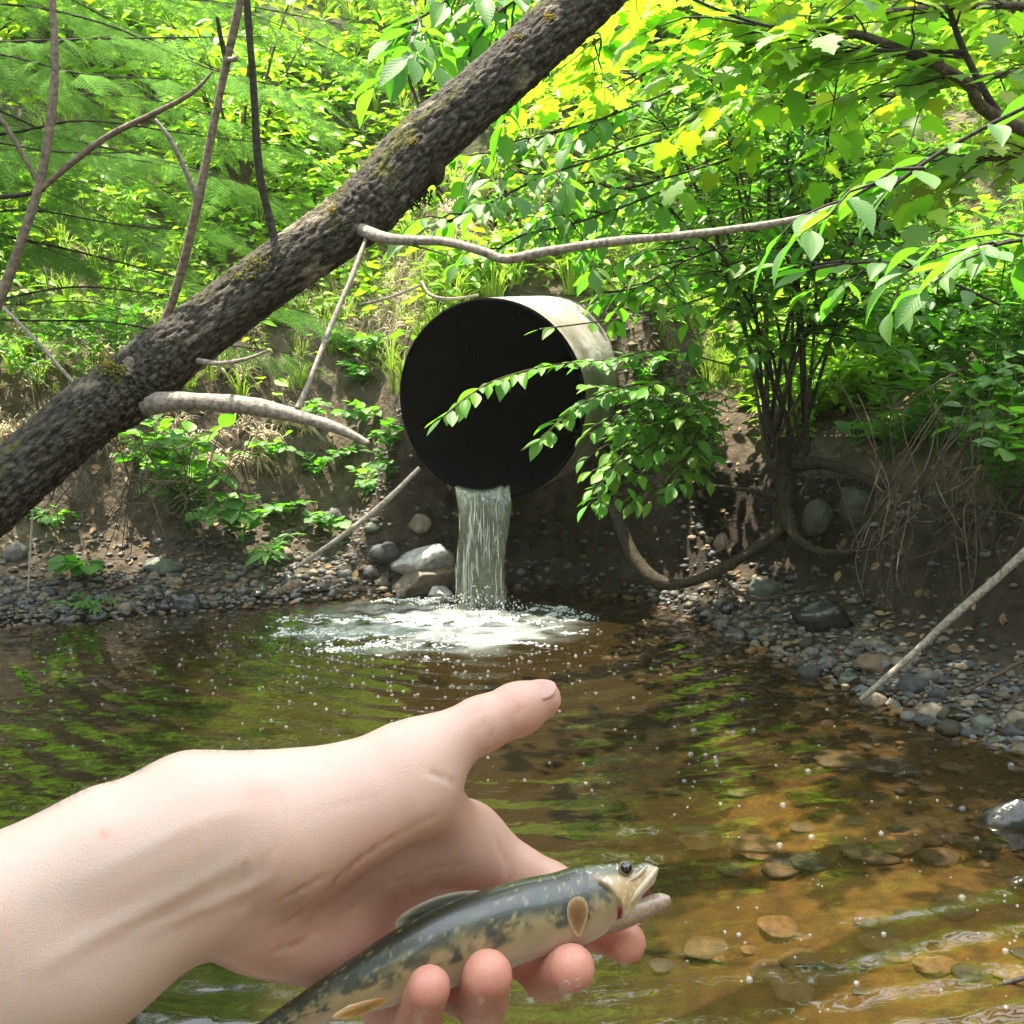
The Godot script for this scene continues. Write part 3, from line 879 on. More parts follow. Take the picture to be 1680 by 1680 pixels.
func make_fish() -> void:
	var k := 0.36 / lens                                    # metres per pixel at the fish
	# px x, y, depth, up, down, half width (pixels)
	var s := [[395, 1716, 0.352, 18, 18, 5], [440, 1690, 0.352, 20, 20, 11], [490, 1664, 0.352, 27, 26, 17], [560, 1630, 0.352, 40, 40, 28], [650, 1590, 0.353, 58, 56, 40], [750, 1547, 0.354, 68, 66, 48], [850, 1513, 0.356, 68, 66, 50], [920, 1494, 0.358, 64, 62, 49], [960, 1482, 0.359, 60, 58, 46], [1000, 1467, 0.360, 50, 46, 41], [1030, 1454, 0.361, 39, 33, 34], [1050, 1446, 0.361, 29, 18, 26], [1064, 1434, 0.361, 21, 16, 21], [1074, 1428, 0.361, 11, 8, 12], [1079, 1425, 0.361, 2, 2, 3]]
	var c := []
	for q in s: c.append(v4(px(q[0], q[1], q[2]), 0))
	c = smooth_path(c, 26)
	var dims := []
	for q in s: dims.append(Vector3(q[3] * (0.94 if q[0] < 940 else 1.0), q[4] * (0.95 if q[0] < 940 else 1.0), q[5]) * k)
	dims = smooth_path(dims, 26)
	var origin := px(750, 1547, 0.354)
	var t := thing("brook_trout", "small wet trout with dark back and golden spotted flank, held in the curled fingers", "fish", origin)
	var n := c.size()
	var sides := 80
	var v := PackedVector3Array()
	var col := PackedColorArray()
	var idx := PackedInt32Array()
	var spots := []
	for i in 120: spots.append(Vector3(rr(0.02, 0.68), rr(0.02, 0.29), rr(0.08, 0.34)))
	for i in n:
		var a := Vector3(c[maxi(i - 1, 0)].x, c[maxi(i - 1, 0)].y, c[maxi(i - 1, 0)].z)
		var b := Vector3(c[mini(i + 1, n - 1)].x, c[mini(i + 1, n - 1)].y, c[mini(i + 1, n - 1)].z)
		var fr := spine_frame(a, b, 0.22)
		var p := Vector3(c[i].x, c[i].y, c[i].z)
		var u := float(i) / (n - 1)
		for j in sides:
			var w := float(j) / sides
			var th := TAU * w
			var ct := cos(th)
			var st := sin(th)
			var vv: float = w if w < 0.5 else 1.0 - w        # 0 back .. 0.5 belly
			var hh: float = dims[i].x if ct > 0 else dims[i].y
			# gill cover: a raised plate with a step at its hind edge
			var edge := 0.655 - 0.045 * pow((vv - 0.30) / 0.17, 2.0)
			var on_cover := smoothstep(edge - 0.004, edge + 0.006, u) * smoothstep(0.83, 0.70, u) * smoothstep(0.10, 0.16, vv) * smoothstep(0.49, 0.43, vv)
			var grow := 1.0 + 0.10 * on_cover
			var q: Vector3 = p + fr.y * (hh * ct * grow) + fr.x * (dims[i].z * st * grow)
			v.append(q - origin)
			var n1 := fn_a.get_noise_2d(u * 900.0, vv * 500.0)
			var n2 := fn_a.get_noise_2d(u * 3200.0, vv * 1500.0 + 70.0)
			var back := Color(0.020, 0.024, 0.014)
			var flank := Color(0.28, 0.205, 0.105)
			var low := Color(0.46, 0.335, 0.25)
			var belly := Color(0.58, 0.55, 0.48)
			var e := vv + 0.02 * n1
			var k_ := back.lerp(Color(0.075, 0.07, 0.045), clampf(smoothstep(0.05, 0.2, e) * (0.45 + 1.6 * n2 + 0.5 * n1), 0, 1))
			k_ = k_.lerp(flank, smoothstep(0.18, 0.26, e))
			k_ = k_.lerp(low, smoothstep(0.29, 0.37, e))
			k_ = k_.lerp(belly, smoothstep(0.38, 0.45, e))
			var blot := fn_a.get_noise_2d(u * 2100.0 + 33.0, vv * 900.0) + 0.5 * fn_a.get_noise_2d(u * 5200.0, vv * 2300.0)
			k_ = k_.lerp(Color(0.022, 0.024, 0.020), 0.85 * smoothstep(0.02, 0.22, blot) * smoothstep(0.31, 0.22, e) * smoothstep(0.03, 0.08, e))
			# parr marks
			var m := absf(fposmod(u * 13.0 + 0.75 * n1 + 0.3 * n2, 1.0) - 0.5)
			k_ = k_.lerp(Color(0.028, 0.032, 0.032), clampf(0.62 + 1.2 * n2, 0.1, 0.9) * smoothstep(0.30, 0.14, m) * smoothstep(0.05, 0.03, absf(e - 0.215) - 0.04) * smoothstep(0.66, 0.60, u))
			if u < 0.66 and vv < 0.3:
				for sp in spots:
					var dx: float = (u - sp.x) * 92.0
					var dy: float = (vv - sp.y) * 34.0
					var dd: float = dx * dx + dy * dy
					if dd < 0.5 * sp.z: k_ = k_.lerp(Color(0.27, 0.22, 0.08), 0.55 * smoothstep(0.5 * sp.z, 0.2 * sp.z, dd))
			# head
			var head := smoothstep(edge - 0.01, edge + 0.02, u)
			if u > 0.60:
				var hc := Color(0.09, 0.085, 0.05).lerp(Color(0.44, 0.29, 0.13), smoothstep(0.09, 0.17, vv + 0.02 * n1))
				hc = hc.lerp(Color(0.56, 0.48, 0.40), smoothstep(0.30, 0.40, vv + 0.03 * n1))
				hc = hc.lerp(Color(0.62, 0.60, 0.55), 0.6 * smoothstep(0.25, 0.45, n2))
				hc = hc.lerp(Color(0.5, 0.36, 0.25), 0.6 * smoothstep(0.86, 0.95, u))
				k_ = k_.lerp(hc, head)
				var slit := smoothstep(0.011, 0.004, absf(u - edge + 0.006)) * smoothstep(0.27, 0.33, vv) * smoothstep(0.48, 0.44, vv)
				k_ = k_.lerp(Color(0.16, 0.01, 0.012), slit)
			col.append(k_)
	for i in n - 1:
		for j in sides:
			var a := i * sides + j
			var b := i * sides + (j + 1) % sides
			idx.append_array([a, b, a + sides, b, b + sides, a + sides])
	var fm := mat(Color.WHITE, 0.24, 0.6)
	fm.vertex_color_use_as_albedo = true
	fm.clearcoat_enabled = true
	fm.clearcoat = 0.38
	fm.clearcoat_roughness = 0.07
	grain(fm, noise_tex(0.07, 512, 2, true, 8.0, null, FastNoiseLite.TYPE_CELLULAR), 80.0, 0.45)
	put("body", mesh_of(v, idx, null, col), fm, t)
	# lower jaw
	var jaw_mat := fm.duplicate()
	jaw_mat.vertex_color_use_as_albedo = false
	jaw_mat.albedo_texture = noise_tex(0.03, 256, 4, false, 1.0, ramp([Color(0.7, 0.66, 0.6), Color(0.9, 0.88, 0.85), Color(1, 1, 1)], [0.0, 0.5, 1.0]))
	jaw_mat.albedo_color = lin(0.40, 0.29, 0.22)
	var jaw := smooth_path([v4(px(965, 1502, 0.359) - origin, 33 * k), v4(px(1005, 1499, 0.359) - origin, 30 * k), v4(px(1040, 1493, 0.359) - origin, 23 * k), v4(px(1068, 1485, 0.359) - origin, 17 * k), v4(px(1086, 1479, 0.359) - origin, 14.5 * k), v4(px(1095, 1476, 0.359) - origin, 9.5 * k), v4(px(1100, 1474, 0.359) - origin, 5 * k)], 8)
	put("lower_jaw", tube_mesh(jaw, 20, 0.06, 600.0), jaw_mat, t)
	var mouth_mat := mat(lin(0.16, 0.06, 0.05), 0.3)
	put("mouth_lining", tube_mesh(smooth_path([v4(px(1020, 1478, 0.361) - origin, 16 * k), v4(px(1050, 1466, 0.361) - origin, 15 * k), v4(px(1066, 1462, 0.361) - origin, 8 * k)], 5), 12), mouth_mat, t)
	var max_mat := fm.duplicate()
	max_mat.vertex_color_use_as_albedo = false
	max_mat.albedo_color = lin(0.50, 0.40, 0.27)
	put("upper_jaw", tube_mesh(smooth_path([v4(px(1078, 1424, 0.358) - origin, 3.5 * k), v4(px(1066, 1440, 0.3560) - origin, 5.5 * k), v4(px(1050, 1460, 0.3545) - origin, 6 * k), v4(px(1034, 1480, 0.3535) - origin, 3.5 * k)], 8), 12), max_mat, t)
	put("cheek_bone", tube_mesh(smooth_path([v4(px(1062, 1420, 0.357) - origin, 2 * k), v4(px(1046, 1436, 0.3562) - origin, 3.5 * k), v4(px(1026, 1448, 0.3545) - origin, 2.5 * k)], 8), 10), max_mat, t)
	# eye
	var eye := Node3D.new()
	eye.name = "eye"
	t.add_child(eye, true)
	eye.position = px(1027, 1425, 0.3565) - origin
	var look := (EYE - px(1027, 1425, 0.3565)).normalized()
	look = (look + Vector3(0.12, 0.25, 0)).normalized()
	var ball := SphereMesh.new()
	ball.radius = 12.5 * k
	ball.height = 25 * k
	put("iris", ball, mat(lin(0.20, 0.17, 0.10), 0.1), eye)
	var pupil := SphereMesh.new()
	pupil.radius = 11.2 * k
	pupil.height = 22.4 * k
	put("pupil", pupil, mat(lin(0.006, 0.006, 0.007), 0.05, 0.8), eye, Transform3D(Basis.IDENTITY, look * 2.2 * k))
	# fins: [outline points px, bulge depth, colours]
	fin(t, origin, "pectoral_fin", [[944, 1534], [932, 1508], [931, 1486], [942, 1472], [957, 1473], [965, 1488], [963, 1508], [953, 1534]], 0.3477, lin(0.30, 0.145, 0.045))
	fin(t, origin, "pelvic_fin", [[545, 1668], [575, 1648], [620, 1632], [648, 1628], [640, 1640], [610, 1658], [570, 1672]], 0.3460, lin(0.50, 0.24, 0.05))
	fin(t, origin, "anal_fin", [[440, 1720], [470, 1690], [500, 1682], [495, 1705], [460, 1730]], 0.349, lin(0.45, 0.24, 0.05))
	fin(t, origin, "tail_fin", [[450, 1676], [405, 1680], [340, 1705], [300, 1760], [360, 1770], [420, 1740], [455, 1705]], 0.352, lin(0.10, 0.075, 0.03))
	fin(t, origin, "dorsal_fin", [[800, 1462], [745, 1464], [690, 1482], [650, 1510], [665, 1530], [740, 1495], [800, 1478]], 0.358, lin(0.03, 0.032, 0.02))

func fin(t: Node3D, origin: Vector3, called: String, outline: Array, d: float, c: Color) -> void:
	var v := PackedVector3Array()
	var idx := PackedInt32Array()
	var mid := Vector2.ZERO
	var cc := PackedColorArray()
	for q in outline: mid += Vector2(q[0], q[1]) / outline.size()
	var pts := []
	for i in outline.size(): pts.append(Vector2(outline[i][0], outline[i][1]))
	var fine := []
	for i in pts.size():
		var a: Vector2 = pts[(i + pts.size() - 1) % pts.size()]
		var b: Vector2 = pts[i]
		var e: Vector2 = pts[(i + 1) % pts.size()]
		var g: Vector2 = pts[(i + 2) % pts.size()]
		for k in 5: fine.append(b.cubic_interpolate(e, a, g, k / 5.0))
	var m := fine.size()
	for f in [0, 1]:
		for r in [0.0, 0.35, 0.7, 1.0]:
			for i in m:
				var q: Vector2 = mid.lerp(fine[i], r)
				var thick: float = 0.0009 * (1.0 - r * r) * (1.0 if f == 0 else -0.6) + 0.0001 * sin(i * 1.9) * r
				v.append(px(q.x, q.y, d - thick) - origin)
				var k_ := c.srgb_to_linear() * lerpf(0.5, 1.2, r * r) * lerpf(0.78, 1.1, 0.5 + 0.5 * sin(i * 1.9))
				cc.append(k_.lerp(Color(0.6, 0.5, 0.35), 0.5 * smoothstep(0.8, 1.0, r)))
	for f in 2:
		for ring in 3:
			for i in m:
				var a: int = (f * 4 + ring) * m + i
				var b: int = (f * 4 + ring) * m + (i + 1) % m
				if f == 0: idx.append_array([a, b, a + m, b, b + m, a + m])
				else: idx.append_array([a, a + m, b, b, a + m, b + m])
	var mm := mat(Color.WHITE, 0.3, 0.6)
	mm.vertex_color_use_as_albedo = true
	mm.clearcoat_enabled = true
	mm.backlight_enabled = true
	mm.backlight = Color(0.3, 0.2, 0.1)
	put(called, mesh_of(v, idx, null, cc), mm, t)

# ------------------------------------------------------------------ leaves
var LEAF := []          # ovate leaves
var MAPLE := []
var NARROW := []
var ROUND := []

func vein_map() -> ImageTexture:
	var im := Image.create(128, 128, false, Image.FORMAT_RGBA8)
	for y in 128:
		for x in 128:
			var u := absf(x / 127.0 - 0.5) * 2.0
			var t := y / 127.0
			var side := absf(fposmod((t - u * 0.32) * 9.0, 1.0) - 0.5) * 2.0
			var h := maxf(1.0 - u * 16.0, maxf(0.0, 1.0 - side * 5.0) * 0.7) + 0.35 * (1.0 - side)
			im.set_pixel(x, y, Color(h, h, h))
	im.bump_map_to_normal_map(5.0)
	return ImageTexture.create_from_image(im)

func blade_mesh(widths: Array, fold: float, droop: float, stalk: float) -> ArrayMesh:
	var uv := PackedVector2Array()
	var v := PackedVector3Array()
	var idx := PackedInt32Array()
	var n := widths.size()
	for i in n:
		var t := float(i) / (n - 1)
		var y := -droop * t * t
		var w: float = widths[i]
		v.append(Vector3(-w, y + fold * w, t + stalk))
		v.append(Vector3(-w * 0.5, y + fold * w * 0.35, t + stalk))
		v.append(Vector3(0, y - 0.01, t + stalk))
		v.append(Vector3(w * 0.5, y + fold * w * 0.35, t + stalk))
		v.append(Vector3(w, y + fold * w, t + stalk))
		for k in 5: uv.append(Vector2(0.5 + (k - 2) * 0.25 * maxf(w / 0.3, 0.05), t))
	for i in n - 1:
		for j in 4:
			var a := i * 5 + j
			idx.append_array([a, a + 1, a + 5, a + 1, a + 6, a + 5])
	if stalk > 0.0:
		var b := v.size()
		v.append_array([Vector3(-0.012, 0.0, 0), Vector3(0.012, 0.0, 0), Vector3(-0.010, 0, stalk + 0.02), Vector3(0.010, 0, stalk + 0.02)])
		for k in 4: uv.append(Vector2(0.5, 0.5))
		idx.append_array([b, b + 1, b + 2, b + 1, b + 3, b + 2])
	return mesh_of(v, idx, null, null, uv)

func maple_mesh(droop: float, stalk: float) -> ArrayMesh:
	var half := [[0.0, 0.0], [0.16, -0.05], [0.34, 0.02], [0.30, 0.12], [0.50, 0.34], [0.40, 0.36], [0.44, 0.50], [0.26, 0.50], [0.20, 0.62], [0.26, 0.72], [0.12, 0.82], [0.0, 1.0]]
	var v := PackedVector3Array()
	var idx := PackedInt32Array()
	for q in half: v.append(Vector3(0, -droop * q[1] * q[1], q[1] * 0.98 + stalk))       # midrib
	for sgn in [-1, 1]:
		for q in half: v.append(Vector3(sgn * q[0], 0.10 * absf(q[0]) - droop * (q[1] * q[1] + 0.7 * q[0] * q[0]), q[1] + stalk))
	var m := half.size()
	for i in m - 1:
		idx.append_array([i, i + 1, m + i, i + 1, m + i + 1, m + i])
		idx.append_array([i, 2 * m + i, i + 1, i + 1, 2 * m + i, 2 * m + i + 1])
	var b := v.size()
	v.append_array([Vector3(-0.012, 0, 0), Vector3(0.012, 0, 0), Vector3(-0.01, 0, stalk + 0.02), Vector3(0.01, 0, stalk + 0.02)])
	idx.append_array([b, b + 1, b + 2, b + 1, b + 3, b + 2])
	return mesh_of(v, idx)

func make_leaf_shapes() -> void:
	for k in 3:
		LEAF.append(blade_mesh([0.0, 0.13, 0.22, 0.265, 0.27, 0.235, 0.17, 0.085, 0.0], 0.10 + 0.12 * k, 0.06 + 0.12 * k, 0.12))
		MAPLE.append(maple_mesh(0.10 + 0.14 * k, 0.25))
		NARROW.append(blade_mesh([0.0, 0.08, 0.13, 0.15, 0.14, 0.11, 0.07, 0.03, 0.0], 0.2, 0.1 + 0.15 * k, 0.08))
		ROUND.append(blade_mesh([0.0, 0.24, 0.36, 0.42, 0.42, 0.37, 0.28, 0.15, 0.0], 0.06 + 0.10 * k, 0.05 + 0.1 * k, 0.2))
	M.leaf = [leaf_mat(0.050, 0.125, 0.018, Color(0.15, 0.50, 0.015)), leaf_mat(0.040, 0.105, 0.018, Color(0.12, 0.46, 0.015)), leaf_mat(0.065, 0.145, 0.020, Color(0.21, 0.54, 0.02))]
	M.maple = [leaf_mat(0.085, 0.16, 0.022, Color(0.36, 0.74, 0.02)), leaf_mat(0.075, 0.15, 0.02, Color(0.30, 0.72, 0.02)), leaf_mat(0.10, 0.17, 0.025, Color(0.42, 0.78, 0.03))]
	var veins := vein_map()
	for m in M.leaf:
		m.normal_enabled = true
		m.normal_texture = veins
		m.normal_scale = 0.16
	M.leaf_many = leaf_mat(1, 1, 1, Color(1.0, 1.0, 0.8), 0.5)
	M.leaf_many.vertex_color_use_as_albedo = true
	M.needle = leaf_mat(1, 1, 1, Color(0.8, 0.8, 0.6), 0.9)
	M.needle.metallic_specular = 0.15
	M.needle.vertex_color_use_as_albedo = true
	M.plain_many = mat(Color.WHITE, 0.9, 0.3)
	M.plain_many.vertex_color_use_as_albedo = true
	M.plain_many.cull_mode = BaseMaterial3D.CULL_DISABLED

func leaf_xf(at: Vector3, dir: Vector3, up: Vector3, size: float) -> Transform3D:
	var z := dir.normalized()
	var x := up.cross(z)
	x = x.normalized() if x.length() > 0.01 else Vector3.RIGHT
	var y := z.cross(x)
	return Transform3D(Basis(x * size, y * size, z * size), at)

# leaves set alternately along a path of Vector4; they go into acc as transforms
func leaves_along(path: Array, from: float, gap: float, size: float, acc: Array, droop := 0.25, spread := 0.9, pair := 0.0, jit := 0.35) -> void:
	var run := 0.0
	var total := 0.0
	for i in path.size() - 1: total += (path[i + 1] - path[i]).length()
	var next := from * total
	var s := 1.0
	for i in path.size() - 1:
		var a := Vector3(path[i].x, path[i].y, path[i].z)
		var b := Vector3(path[i + 1].x, path[i + 1].y, path[i + 1].z)
		var seg := (b - a).length()
		while next <= run + seg:
			var p := a.lerp(b, (next - run) / maxf(seg, 1e-6))
			var t := (b - a).normalized()
			var side := t.cross(Vector3.UP).normalized()
			for q in ([1, -1] if pair > 0.5 else [1]):
				var d: Vector3 = (t * 0.6 + side * s * q * spread + Vector3(0, -droop, 0) + rv(jit)).normalized()
				acc.append(leaf_xf(p, d, Vector3.UP + rv(jit), size * rr(0.5, 1.2)))
			s = -s
			next += gap * rr(0.7, 1.3)
		run += seg
	var e: Vector4 = path[-1]
	var g: Vector4 = path[-2]
	acc.append(leaf_xf(Vector3(e.x, e.y, e.z), Vector3(e.x - g.x, e.y - g.y, e.z - g.z).normalized() + Vector3(0, -droop, 0), Vector3.UP + rv(jit), size * rr(0.8, 1.15)))

func in_view(p: Vector3) -> float:                     # 1/depth when inside the frame, else 0
	var q := to_px(p)
	return 1.0 / q.z if q.z > 0.05 and q.x > -60 and q.x < 1740 and q.y > -60 and q.y < 1740 else 0.0

func finish_leaves(t: Node3D, acc: Array, shapes: Array, mats: Array, most := 150, tint := Color(0.115, 0.27, 0.02), vary := 0.5) -> void:
	var scored := []
	for x in acc: scored.append([in_view(x.origin) * x.basis.z.length(), x])
	scored.sort_custom(func(a, b): return a[0] > b[0])
	var inv := t.transform.affine_inverse()
	var rest := [[], [], []]
	var cols := [[], [], []]
	for i in scored.size():
		var x: Transform3D = inv * scored[i][1]
		if i < most and scored[i][0] > 0.0:
			put("leaf", shapes[i % 3], mats[rng.randi() % mats.size()], t, x)
		else:
			rest[i % 3].append(x)
			var b := rr(1.0 - vary * 0.5, 1.0 + vary)
			cols[i % 3].append(Color(tint.r * b * rr(0.8, 1.3), tint.g * b, tint.b * b * rr(0.7, 1.3)))
	for k in 3:
		if rest[k].size(): scatter("foliage", shapes[k], M.leaf_many, rest[k], cols[k], t)

func local(path: Array, o: Vector3) -> Array:
	var out := []
	for q in path: out.append(q - v4(o, 0))
	return out

# ------------------------------------------------------------------ the shrub on the right bank
func twigs_on(path: Array, count: int, from: float, long: Array, acc: Array, tubes: Tubes, o: Vector3, size: float, gap: float, lean := Vector3.ZERO, droop := 0.25) -> void:
	for i in count:
		var u := rr(from, 1.0)
		var at := int(u * (path.size() - 1))
		var p := Vector3(path[at].x, path[at].y, path[at].z)
		var q: Vector4 = path[mini(at + 1, path.size() - 1)] - path[maxi(at - 1, 0)]
		var dir := (Vector3(q.x, q.y, q.z).normalized() * 0.5 + rv(1.0) * Vector3(1, 0.35, 1) + lean).normalized()
		var l := rr(long[0], long[1])
		var tw := []
		for k in 6:
			var f := k / 5.0
			tw.append(v4(p + dir * l * f + Vector3(0, -0.25 * l * f * f, 0) + rv(0.008), lerpf(0.0032, 0.0010, f)))
		tubes.add(local(tw, o), 4)
		leaves_along(tw, 0.15, gap, size, acc, droop)

func make_shrub() -> void:
	var base := px(1290, 745, 3.95)
	var t := thing("shrub", "many stemmed leafy shrub fanning up from the root clump on the right bank", "shrub", base)
	var acc := []
	var tubes := Tubes.new()
	var tips := [[1040, 120, 3.9], [1130, 60, 3.9], [1080, 330, 3.4], [1190, 90, 3.6], [1250, 40, 4.1], [1270, 150, 3.5], [1330, 30, 3.8], [1390, 110, 3.6], [1450, 150, 4.0], [1500, 230, 3.8], [1120, 200, 4.3], [1210, 250, 4.4], [1360, 230, 4.3], [1550, 330, 3.7], [1150, 380, 3.2], [1300, 330, 3.3], [1420, 360, 3.3]]
	for i in tips.size():
		var tip := px(tips[i][0] + rr(-20, 20), tips[i][1] + rr(-20, 20), tips[i][2])
		var foot := base + Vector3(rr(-0.09, 0.09), rr(-0.02, 0.03), rr(-0.08, 0.08))
		var path := []
		for k in 9:
			var f := k / 8.0
			var p := foot.lerp(tip, f)
			p.y += 0.22 * sin(f * PI) * (tip - foot).length() * 0.5
			p += rv(0.02) * f
			path.append(v4(p, lerpf(0.0085, 0.003, f) * (1.2 if i % 4 == 0 else 0.85)))
		path = smooth_path(path, 3)
		put("stem", tube_mesh(local(path, base), 8, 0.1, 200.0), M.dark_twig if i % 3 != 1 else M.root, t)
		twigs_on(path, 21, 0.38, [0.16, 0.42], acc, tubes, base, 0.072, 0.031)
	# branches reaching out over the pipe: bright single sprays
	for b in [[[1200, 600, 3.75], [1090, 575, 3.6], [1000, 590, 3.45], [900, 600, 3.3], [800, 630, 3.2], [726, 684, 3.12]], [[1160, 640, 3.7], [1060, 630, 3.55], [980, 650, 3.4], [920, 690, 3.3], [892, 718, 3.26]], [[1180, 480, 3.6], [1080, 512, 3.5], [1000, 525, 3.4], [885, 540, 3.35]]]:
		var path := []
		for q in b: path.append(v4(px(q[0], q[1], q[2]), 0.003))
		path = smooth_path(path, 6)
		put("branch", tube_mesh(local(path, base), 6), M.root, t)
		leaves_along(path, 0.12, 0.030 if b[0][0] != 1180 else 0.06, 0.074 if b[0][0] != 1180 else 0.06, acc, 0.2, 0.8, 1.0 if b[0][0] != 1180 else 0.0, 0.3)
	# low bright growth to the right of the pipe
	for i in 52:
		var p0 := px(rr(1090, 1200), rr(640, 760), rr(3.75, 3.95))
		var p1 := px(rr(955, 1170), rr(620, 830), rr(3.4, 3.75))
		var path := []
		for k in 6: path.append(v4(p0.lerp(p1, k / 5.0) + Vector3(0, 0.05 * sin(k / 5.0 * PI), 0) + rv(0.01), 0.0018))
		tubes.add(local(path, base), 4)
		leaves_along(path, 0.2, 0.035, 0.062, acc, 0.2)
	put("twigs", mesh_of(tubes.v, tubes.idx), M.dark_twig, t).set_meta("kind", "stuff")
	finish_leaves(t, acc, LEAF, M.leaf, 290, Color(0.095, 0.25, 0.02), 0.6)
	# root clump and roots
	var roots := [
		[[1290, 720, 3.97, 0.045], [1288, 790, 3.93, 0.065], [1285, 850, 3.88, 0.05], [1282, 885, 3.84, 0.03]],
		[[1003, 830, 3.98, 0.03], [1022, 872, 3.92, 0.032], [1046, 920, 3.86, 0.036], [1085, 955, 3.80, 0.040], [1130, 955, 3.78, 0.034], [1190, 930, 3.78, 0.032], [1240, 900, 3.80, 0.034], [1285, 862, 3.84, 0.045]],
		[[1290, 840, 3.84, 0.05], [1305, 880, 3.78, 0.034], [1345, 905, 3.74, 0.026], [1395, 905, 3.70, 0.018], [1440, 885, 3.66, 0.014], [1490, 852, 3.62, 0.012], [1530, 830, 3.6, 0.008]],
		[[1270, 815, 3.88, 0.03], [1235, 806, 3.86, 0.016], [1195, 800, 3.86, 0.011], [1165, 797, 3.88, 0.008]],
		[[1184, 948, 3.62, 0.008], [1205, 968, 3.58, 0.011], [1245, 984, 3.54, 0.013], [1290, 975, 3.54, 0.011], [1340, 968, 3.56, 0.006]],
		[[1300, 760, 3.92, 0.05], [1350, 760, 3.86, 0.035], [1400, 775, 3.80, 0.03], [1440, 800, 3.72, 0.028], [1462, 840, 3.66, 0.018], [1500, 835, 3.6, 0.014], [1570, 830, 3.5, 0.012]],
	]
	for r in roots:
		var path := smooth_path(path_px(r), 10)
		for k in path.size(): path[k].w *= 0.62
		put("root", tube_mesh(local(path, base), 16, 0.45, 420.0), M.dark_root, t)

# ------------------------------------------------------------------ maple limbs, upper right
func make_maple() -> void:
	var foot := px(1980, 60, 3.0)
	var t := thing("maple_tree", "maple limbs with sunlit yellow green lobed leaves spreading in from the upper right", "tree", foot)
	var acc := []
	var tubes := Tubes.new()
	var trunk := [v4(Vector3(foot.x + 0.25, height(foot.x + 0.25, foot.z) - 0.1, foot.z - 0.1), 0.10), v4(foot + Vector3(0.15, -0.4, 0), 0.085), v4(foot + Vector3(0.1, 0.6, 0), 0.075), v4(foot + Vector3(0.2, 2.2, 0), 0.05), v4(foot + Vector3(0.1, 3.4, 0), 0.03)]
	put("trunk", tube_mesh(local(smooth_path(trunk, 5), foot), 16, 0.15, 60.0), M.root, t)
	var limbs := [
		[[1980, 330, 3.0, 0.02], [1650, 200, 2.75, 0.017], [1590, 140, 2.72, 0.015], [1540, 110, 2.7, 0.014], [1460, 75, 2.68, 0.012], [1400, 56, 2.66, 0.010], [1350, 68, 2.64, 0.007], [1270, 60, 2.62, 0.005]],
		[[1640, 190, 2.75, 0.012], [1615, 150, 2.72, 0.009], [1580, 80, 2.70, 0.008], [1562, 30, 2.70, 0.007], [1545, -30, 2.7, 0.006]],
		[[1582, 85, 2.70, 0.006], [1500, 84, 2.66, 0.005], [1420, 80, 2.62, 0.005], [1340, 55, 2.58, 0.0045], [1240, 38, 2.52, 0.004], [1140, 0, 2.48, 0.003], [1080, -30, 2.45, 0.002]],
		[[1980, 40, 3.2, 0.02], [1700, 10, 3.1, 0.013], [1450, 20, 3.1, 0.009], [1250, 60, 3.1, 0.006], [1080, 110, 3.1, 0.004], [960, 160, 3.1, 0.002]],
		[[1980, -60, 2.8, 0.02], [1700, -70, 2.7, 0.013], [1400, -60, 2.7, 0.009], [1200, -30, 2.75, 0.006], [1050, 30, 2.8, 0.004], [970, 70, 2.85, 0.002]],
		[[1980, 160, 3.4, 0.02], [1700, 120, 3.3, 0.012], [1500, 150, 3.25, 0.008], [1320, 170, 3.2, 0.005], [1200, 180, 3.15, 0.004], [1060, 220, 3.1, 0.002]],
		[[1980, -140, 3.6, 0.02], [1600, -120, 3.5, 0.011], [1300, -70, 3.5, 0.008], [1100, 0, 3.5, 0.005], [960, 70, 3.5, 0.003]],
		[[1980, 220, 2.9, 0.014], [1780, 230, 2.85, 0.010], [1640, 260, 2.8, 0.006], [1530, 250, 2.8, 0.003]],
	]
	for l in limbs:
		var path := smooth_path(path_px(l), 7)
		put("limb", tube_mesh(local(path, foot), 10, 0.12, 120.0), M.root if l[0][0] > 1700 else M.dark_twig, t)
		twigs_on(path, 17, 0.22, [0.14, 0.40], acc, tubes, foot, 0.088, 0.055, Vector3(-0.25, 0, 0), 0.15)
	put("twigs", mesh_of(tubes.v, tubes.idx), M.dark_twig, t).set_meta("kind", "stuff")
	finish_leaves(t, acc, MAPLE, M.maple, 290, Color(0.25, 0.40, 0.022), 0.4)

